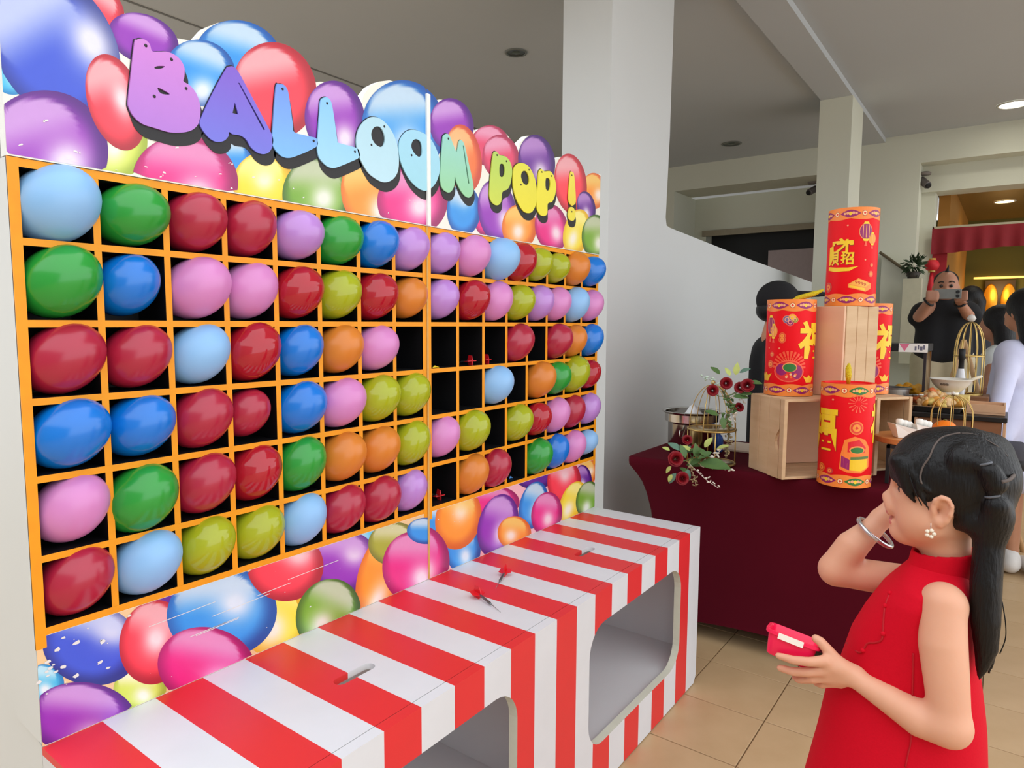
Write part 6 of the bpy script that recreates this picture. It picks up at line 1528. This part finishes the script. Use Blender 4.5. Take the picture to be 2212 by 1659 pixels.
tor = [[tuple(sh(-.15,0,zt_-.03))+(.075,), tuple(sh(0,-.01,zt_))+(.085,), tuple(sh(.15,0,zt_-.03))+(.075,)], [tuple(sh(-.09,0,zt_-.1))+(.12,), tuple(sh(-.08,0,zt_-.5))+(.125,)], [tuple(sh(.09,0,zt_-.1))+(.12,), tuple(sh(.08,0,zt_-.5))+(.125,)],
       [tuple(sh(-.19,.01,zt_-.05))+(.07,), tuple(sh(-.24,.04,zt_-.26))+(.066,)], [tuple(sh(.19,.01,zt_-.05))+(.07,), tuple(sh(.23,.07,zt_-.24))+(.066,)]]
chains('shirt', tor, [], M_blackshirt, man, .01, .05)
chains('trousers', [[tuple(sh(s*.085,0,zt_-.5))+(.115,), tuple(sh(s*.1,0,.5))+(.085,), tuple(sh(s*.1,0,.1))+(.07,)] for s in (-1,1)], [], M_denim, man, .014, .04)
for s in (-1,1): chains('shoe', [[tuple(sh(s*.1,-.03,.05))+(.045,), tuple(sh(s*.11,.13,.045))+(.04,)]], [], M_black, man, .01, .02)
cap_e = [(P(0,-.012,.035),(.088*.96,.108*.96,.098*.96),A)]
cp = chains('cap', [[tuple(P(-.045,.09,.06))+(.016,), tuple(P(-.03,.22,.062))+(.011,)],[tuple(P(.045,.09,.06))+(.016,), tuple(P(.03,.22,.062))+(.011,)],[tuple(P(0,.09,.066))+(.016,), tuple(P(0,.235,.066))+(.011,)]], cap_e, M_blackshirt, man, .007, .015, subs=[(P(0,.02,-.075),(.12,.16,.085),A)])
chains('hair', [], [(P(0,-.045,-.02),(.078,.07,.06),A)], M_hair, man, .008, .01)
MB().tube([tuple(sh(-.262,.0,zt_-.14)),tuple(sh(-.285,.04,zt_-.2)),tuple(sh(-.30,.07,zt_-.24))],.0025,6).build('sleeve_piping', pmat('red_piping',(150,40,60),.6), man, True)

# --- man photographing from the entrance
q = [(5.8512,-0.9169,1.642),(5.8285,-0.9216,1.4108),(5.8145,-0.9332,1.2122),(5.7668,-0.8223,1.5113),(5.5253,-0.7776,1.4295),(5.4358,-0.8427,1.538),(5.4199,-0.8828,1.5776),(5.9044,-1.0091,1.5125),(5.7522,-1.0865,1.4281),(5.5738,-1.0311,1.5324),(5.5207,-1.0201,1.5751),(5.4398,-0.9582,1.5937)]
man = thing('person', 'man in black T-shirt and beige trousers photographing with a phone in the entrance', 'person', (q[1][0],q[1][1],0))
AZ = 265
E_, ch, P = head(man, (q[0][0],q[0][1],q[0][2]+.02), AZ, 1.08, M_skin3)
A = axes(AZ)
arm = [[tuple(q[3])+(.05,), tuple(q[4])+(.042,), tuple(q[5])+(.03,), tuple(q[6])+(.028,)], [tuple(q[7])+(.05,), tuple(q[8])+(.042,), tuple(q[9])+(.03,), tuple(q[10])+(.028,)]]
fing = []
for s, w in ((-1,q[6]),(1,q[10])):
    w = np.array(w)
    for k in range(4): fing.append([tuple(w+A@np.array((s*.01,.02,.03-.02*k)))+(.012,), tuple(w+A@np.array((-s*.05 if s > 0 else .05,.035,.035-.02*k)))+(.010,)])
    fing.append([tuple(w+A@np.array((0,0,-.03)))+(.013,), tuple(w+A@np.array((.05 if s < 0 else -.05,-.0,-.045)))+(.012,)])
base = np.array((q[1][0],q[1][1],0)); sh = lambda x,y,z: base+A @ np.array((x,y,z))
zs = q[3][2]
chains('body', ch+arm+fing+skel(sh, zs), E_, M_skin3, man, .009, .018); face_bits(man, P, 1.08)
chains('shirt', [[tuple(sh(-.14,0,zs-.04))+(.075,), tuple(sh(0,0,zs-.01))+(.085,), tuple(sh(.14,0,zs-.04))+(.075,)],[tuple(sh(-.07,.02,zs-.12))+(.12,), tuple(sh(-.075,.03,zs-.36))+(.125,)],[tuple(sh(.07,.02,zs-.12))+(.12,), tuple(sh(.075,.03,zs-.36))+(.125,)],
   [tuple(sh(-.16,0,zs-.05))+(.068,), tuple(sh(-.19,.06,zs-.09))+(.06,)],[tuple(sh(.16,0,zs-.05))+(.068,), tuple(sh(.19,.06,zs-.09))+(.06,)]], [], M_blackshirt, man, .012, .05)
chains('trousers', [[tuple(sh(s*.09,.01,zs-.42))+(.13,), tuple(sh(s*.1,0,.5))+(.095,), tuple(sh(s*.1,0,.12))+(.08,)] for s in (-1,1)], [], M_khaki, man, .016, .04)
for s in (-1,1): chains('shoe', [[tuple(sh(s*.1,-.03,.05))+(.045,), tuple(sh(s*.12,.14,.045))+(.04,)]], [], M_black, man, .012, .02)
chains('hair', [[tuple(P(0,.02,.11))+(.014,), tuple(P(-.01,.03,.155))+(.006,)]], [(P(0,-.03,.045),(.086,.088,.082),A)], M_hair, man, .008, .01, subs=[(P(0,.1,-.02),(.1,.07,.1),A)])
for w in (5, 9): 
    w0 = Vector(q[w]); d_ = (Vector(q[w+1])-w0).normalized(); u_ = d_.orthogonal().normalized(); v_ = d_.cross(u_)
    MB().tube([tuple(w0+(u_*math.cos(a)+v_*math.sin(a))*.037) for a in [2*PI*k/20 for k in range(20)]], .008, 6, closed=True).build('wristband', M_black, man, True)
c_ = np.array(q[11]); Mx = Matrix(((A[0,0],A[0,1],0,c_[0]),(A[1,0],A[1,1],0,c_[1]),(0,0,1,c_[2]),(0,0,0,1)))
ph = thing('smartphone', 'grey smartphone held up sideways before the man\'s face', 'phone', tuple(c_))
MB().bbox((-.085,-.005,-.036),(.085,.005,.036),.004,M=Mx).build('case', pmat('grey_phone',(122,124,120),.35), ph)
for k in range(2): MB().lathe([(0,0),(.012,0),(.012,.004),(0,.004)], seg=14, M=Mx@Matrix.Translation((-.062,.005,.014-.03*k))@Matrix.Rotation(-PI/2,4,'X')).build('lens', M_black, ph)

# --- dark-haired guest half hidden behind the photographer
q = [(6.9245,-1.028,1.5927),(6.9125,-1.0705,1.2106)]
p3 = thing('person', 'dark-haired guest in dark clothes half hidden behind the photographing man', 'person', (q[1][0],q[1][1],0))
AZ = 60; E_, ch, P = head(p3, q[0], AZ, 1., M_skin3); A = axes(AZ); base = np.array((q[1][0],q[1][1],0)); sh = lambda x,y,z: base+A @ np.array((x,y,z)); zs = q[0][2]-.24
chains('body', ch+skel(sh, zs), E_, M_skin3, p3, .011, .02)
chains('hair', [[tuple(P(-.05,-.05,-.02))+(.06,), tuple(P(-.04,-.07,-.15))+(.05,)],[tuple(P(.05,-.05,-.02))+(.06,), tuple(P(.04,-.07,-.15))+(.05,)]], [(P(0,-.025,.03),(.092,.1,.1),A)], M_hair, p3, .01, .02, subs=[(P(0,.12,-.03),(.07,.08,.08),A)])
chains('dress', [[tuple(sh(-.14,0,zs))+(.075,), tuple(sh(.14,0,zs))+(.075,)],[tuple(sh(0,0,zs-.05))+(.14,), tuple(sh(0,0,zs-.45))+(.15,), tuple(sh(0,0,.45))+(.2,)],[tuple(sh(-.18,0,zs-.02))+(.055,), tuple(sh(-.2,.03,zs-.5))+(.045,)],[tuple(sh(.18,0,zs-.02))+(.055,), tuple(sh(.2,.03,zs-.5))+(.045,)]], [], M_denim, p3, .016, .05)
for s in (-1,1): chains('shoe', [[tuple(sh(s*.1,-.02,.045))+(.04,), tuple(sh(s*.11,.12,.04))+(.035,)]], [], M_black, p3, .012, .02)

# --- guest in a pale tee with long dark hair
q = [(4.9573,-1.2678,1.3758),(4.9505,-1.3047,1.0761)]
p4 = thing('person', 'long-haired guest in a pale short-sleeved tee beside the gold birdcage', 'person', (q[1][0],q[1][1],0))
AZ = 10; E_, ch, P = head(p4, q[0], AZ, .95, M_skin3); A = axes(AZ); base = np.array((q[1][0],q[1][1],0)); sh = lambda x,y,z: base+A @ np.array((x,y,z)); zs = q[0][2]-.22
aL = [(4.8151,-1.2778,1.1559),(4.7307,-1.2675,1.028),(4.5299,-1.2632,0.9338),(4.3732,-1.2461,0.9817)]
chains('body', ch+[[tuple(p)+(r_,) for p, r_ in zip(aL,(.05,.042,.036,.03))]]+skel(sh, zs), E_, M_skin3, p4, .011, .02)
chains('hair', [[tuple(P(-.05,-.05,.0))+(.06,), tuple(P(-.05,-.08,-.25))+(.055,)],[tuple(P(.05,-.05,.0))+(.06,), tuple(P(.05,-.08,-.25))+(.055,)]], [(P(0,-.025,.03),(.092,.104,.1),A)], M_hair, p4, .01, .02, subs=[(P(0,.12,-.03),(.07,.08,.08),A)])
chains('tee', [[tuple(sh(-.14,0,zs))+(.07,), tuple(sh(.14,0,zs))+(.07,)],[tuple(sh(0,0,zs-.05))+(.13,), tuple(sh(0,0,zs-.45))+(.14,)],[tuple(p)+(r_,) for p, r_ in zip([(4.8798,-1.295,1.1747),(4.8099,-1.2783,1.1061)],(.068,.07))]], [], M_tee, p4, .012, .04)
chains('trousers', [[tuple(sh(s*.08,0,zs-.45))+(.11,), tuple(sh(s*.09,0,.1))+(.07,)] for s in (-1,1)], [], M_denim, p4, .016, .04)
for s in (-1,1): chains('shoe', [[tuple(sh(s*.09,-.02,.045))+(.04,), tuple(sh(s*.1,.12,.04))+(.035,)]], [], M_black, p4, .012, .02)

# --- woman in a loose lavender shirt, seen from behind
q = [(4.2146,-1.3995,1.4467),(4.1996,-1.4252,1.1477),(4.1004,-1.3723,0.6149),(4.0693,-1.4081,0.1081)]
p5 = thing('person', 'woman in a loose lavender-white shirt and white shoes at the right edge', 'person', (q[1][0]+.03,q[1][1]-.02,0))
AZ = 40; E_, ch, P = head(p5, q[0], AZ, 1., M_skin2); A = axes(AZ); base = np.array((q[1][0]+.03,q[1][1]-.02,0)); sh = lambda x,y,z: base+A @ np.array((x,y,z)); zs = q[0][2]-.23
legs = []
lg = [(4.155,-1.3809,0.7111),(4.1396,-1.4071,0.4046),(4.129,-1.4196,0.1202)]
legs.append([tuple(lg[0])+(.075,), tuple(lg[1])+(.05,), (lg[2][0],lg[2][1],.09,.036)])
legs.append([(lg[0][0]-.02,lg[0][1]-.17,lg[0][2],.075), (lg[1][0]-.02,lg[1][1]-.16,lg[1][2],.05), (lg[2][0]-.02,lg[2][1]-.15,.09,.036)])
armp = [(4.0166,-1.3489,1.1285),(3.8308,-1.324,0.9693),(3.7058,-1.3044,0.8735)]
chains('body', ch+legs+skel(sh, zs)[:2]+[[tuple(sh(0,0,zs-.4))+(.09,), legs[0][0]], [tuple(sh(0,0,zs-.4))+(.09,), legs[1][0]], [tuple(p)+(r_,) for p, r_ in zip(armp,(.028,.024,.022))]], E_, M_skin2, p5, .01, .02)
chains('hair', [[tuple(P(-.04,-.06,.0))+(.065,), tuple(P(-.03,-.1,-.2))+(.06,)],[tuple(P(.04,-.06,.0))+(.065,), tuple(P(.03,-.1,-.2))+(.06,)]], [(P(0,-.025,.03),(.095,.108,.102),A)], M_hair, p5, .009, .02, subs=[(P(0,.13,-.03),(.07,.08,.08),A)])
f_sh = [(4.1399,-1.3681,1.2115),(4.0828,-1.3687,0.924),(3.9622,-1.3299,0.7706),(3.8667,-1.3132,0.8063),(3.9797,-1.3398,1.0807),(4.0765,-1.3533,1.1882)]
chains('shirt', [[tuple(sh(-.14,0,zs-.0))+(.075,), tuple(sh(.14,0,zs))+(.075,)],[tuple(sh(-.07,0,zs-.08))+(.13,), tuple(sh(-.09,.0,zs-.62))+(.165,)],[tuple(sh(.08,0,zs-.08))+(.13,), tuple(sh(.1,0,zs-.62))+(.165,)],
   [tuple(f_sh[5])+(.062,), tuple(f_sh[4])+(.05,), tuple([(3.7618,-1.3101,0.8913)][0])+(.042,)], [tuple(f_sh[1])+(.1,), tuple(f_sh[2])+(.06,)]], [], M_lav, p5, .011, .04)
for (dx, dy) in ((0,0),(-.02,-.15)):
    b_ = np.array((lg[2][0]+dx, lg[2][1]+dy, 0))
    chains('shoe', [[(b_[0]-.03,b_[1],.055,.05),(b_[0]+.06,b_[1]+.07,.05,.046),(b_[0]+.12,b_[1]+.12,.04,.036)],[(b_[0]-.02,b_[1],.09,.045),(b_[0],b_[1]+.01,.11,.042)]], [], pmat('white_sneaker',(226,222,218),.6,bump=.2,scale=30), p5, .01, .02)

# ================================================================== entrance dressing and hall interior
M_red = pmat('red_valance_cloth', (130,18,30), .75, var=.08)
V = []; F = []; nx, nz = 90, 12
for i in range(nx+1):
    y = -.665-2.6*i/nx
    for j in range(nz+1):
        z = 2.305-(.225+.02*math.cos(2*PI*(y+.665)/1.3))*j/nz; V.append((7.42+.018*math.sin(y*42)*(.3+j/nz), y, z))
for i in range(nx):
    for j in range(nz): a = i*(nz+1)+j; F.append((a,a+nz+1,a+nz+2,a+1))
n = len(V); V += [(x+.004,y,z) for x,y,z in V]; F += [tuple(k+n for k in f[::-1]) for f in F]
tag(ob('red_valance', V, F, M_red, None, True), 'red cloth valance hung across the top of the entrance', 'valance')
t = thing('red_lantern', 'red festive lantern hanging at the left of the entrance', 'lantern', (7.2,-.70,1.78))
MB().lathe([(max(.0001,.062*math.sin(PI*i/12)**.8), -.055*math.cos(PI*i/12)) for i in range(13)], (7.2,-.70,1.935), 24, caps=False).build('globe', pmat('lantern_red',(200,24,40),.6), t, True)
MB().lathe([(.03,0),(.03,.016),(0,.016)], (7.2,-.70,1.985), 16, caps=False).build('cap', pmat('lantern_gold',(190,150,60),.4), t, True)
MB().lathe([(.03,-.016),(.03,0)], (7.2,-.70,1.885), 16, caps=False).build('collar', pmat('lantern_gold',(190,150,60),.4), t, True)
MB().tube([(7.2,-.70,1.87),(7.2,-.70,1.72),(7.2,-.70,1.6)],[.012,.03,.032],12).build('tassel', pmat('lantern_red',(200,24,40),.6), t, True)
MB().tube([(7.2,-.70,2.0),(7.3,-.69,2.3)],.003,6).build('cord', M_red, t, True)
tag(MB().bbox((7.46,-.80,.9),(7.475,-.675,2.08),.002).build('red_banner', pmat('deep_red_banner',(150,16,30),.7)), 'narrow dark red banner beside the entrance jamb', 'banner')
t = thing('hanging_plant', 'dark green potted foliage on the sloping wall by the entrance', 'plant', (6.95,-.58,1.84))
rr = random.Random(2); mb = MB()
for k in range(150):
    d_ = Vector((rr.gauss(0,1),rr.gauss(0,1),rr.gauss(0,1))).normalized(); p_ = Vector((6.95,-.575,1.925))+d_*rr.uniform(.04,.1)*1.0
    s_v = d_.orthogonal().normalized()*.012; mb.add([p_-s_v,p_+d_*.035,p_+s_v,p_-d_*.02],[(0,1,2,3)])
fo = mb.build('foliage', pmat('dark_foliage',(44,66,38),.6), t)
MB().lathe([(0,0),(.045,0),(.06,.06),(.055,.062),(0,.05)], (6.95,-.575,1.80), 18, caps=False).build('pot', pmat('plant_pot',(60,54,48),.6), t, True)
tag(MB().box((6.90,-.65,1.0),(7.02,-.50,1.799)).build('plant_stand', pmat('stand_cream',(196,192,168),.6)), 'cream plinth under the dark foliage', 'plinth')
# framed gold artwork with a picture light
ar = [(-1.0185,1.9743),(-1.3592,1.3831),(-1.0476,2.0109),(-1.3673,1.9264)]
y0, y1 = ar[0][0], ar[1][0]; z1, z0 = ar[0][1], ar[1][1]
t = thing('framed_artwork', 'dark framed panel with two gold shapes under a glowing picture light', 'artwork', (10.95,(y0+y1)/2,z0))
MB().bbox((10.93,y1,z0),(10.99,y0,z1),.005).build('frame', pmat('dark_frame',(50,40,30),.5), t)
for s in (-1,1):
    cy = (y0+y1)/2+s*.1
    MB().lathe([(0,0),(.95,0),(1,.3),(.9,1),(0,1)], seg=24, M=Matrix.Translation((10.93,cy,(z0+z1)/2+.03))@Matrix.Rotation(-PI/2,4,'Y')@Matrix.Diagonal((.22,.085,.012,1))).build('gold_relief', pmat('gold_leaf',(222,160,50),.35,.6), t, True)
MB().lathe([(0,0),(1,0),(1,1),(0,1)], seg=24, M=Matrix.Translation((10.85,(y0+y1)/2,z1+.02))@Matrix.Diagonal((.06,.3,.025,1))).build('picture_light', pmat('picture_light_glow',(255,196,96),.4,emit=(255,190,90),es=1.6), t, True)
ld = bpy.data.lights.new('picture_lamp','POINT'); ld.energy = 5; ld.color = (1,.62,.25); ld.shadow_soft_size = .1
lo = bpy.data.objects.new('bulb', ld); COL.objects.link(lo); lo.parent = t; lo.location = (-.3,0,(z1-z0)-.15)
t = thing('hall_counter', 'ochre draped counter inside the hall behind the guests', 'counter', (9.4,-1.5,0))
MB().bbox((9.1,-2.2,0),(9.7,-.95,1.05),.02).build('drape', pmat('ochre_drape',(190,120,40),.7), t)
MB().bbox((9.08,-2.22,1.051),(9.72,-.93,1.08),.005).build('top', pmat('dark_counter_top',(70,50,34),.4), t)
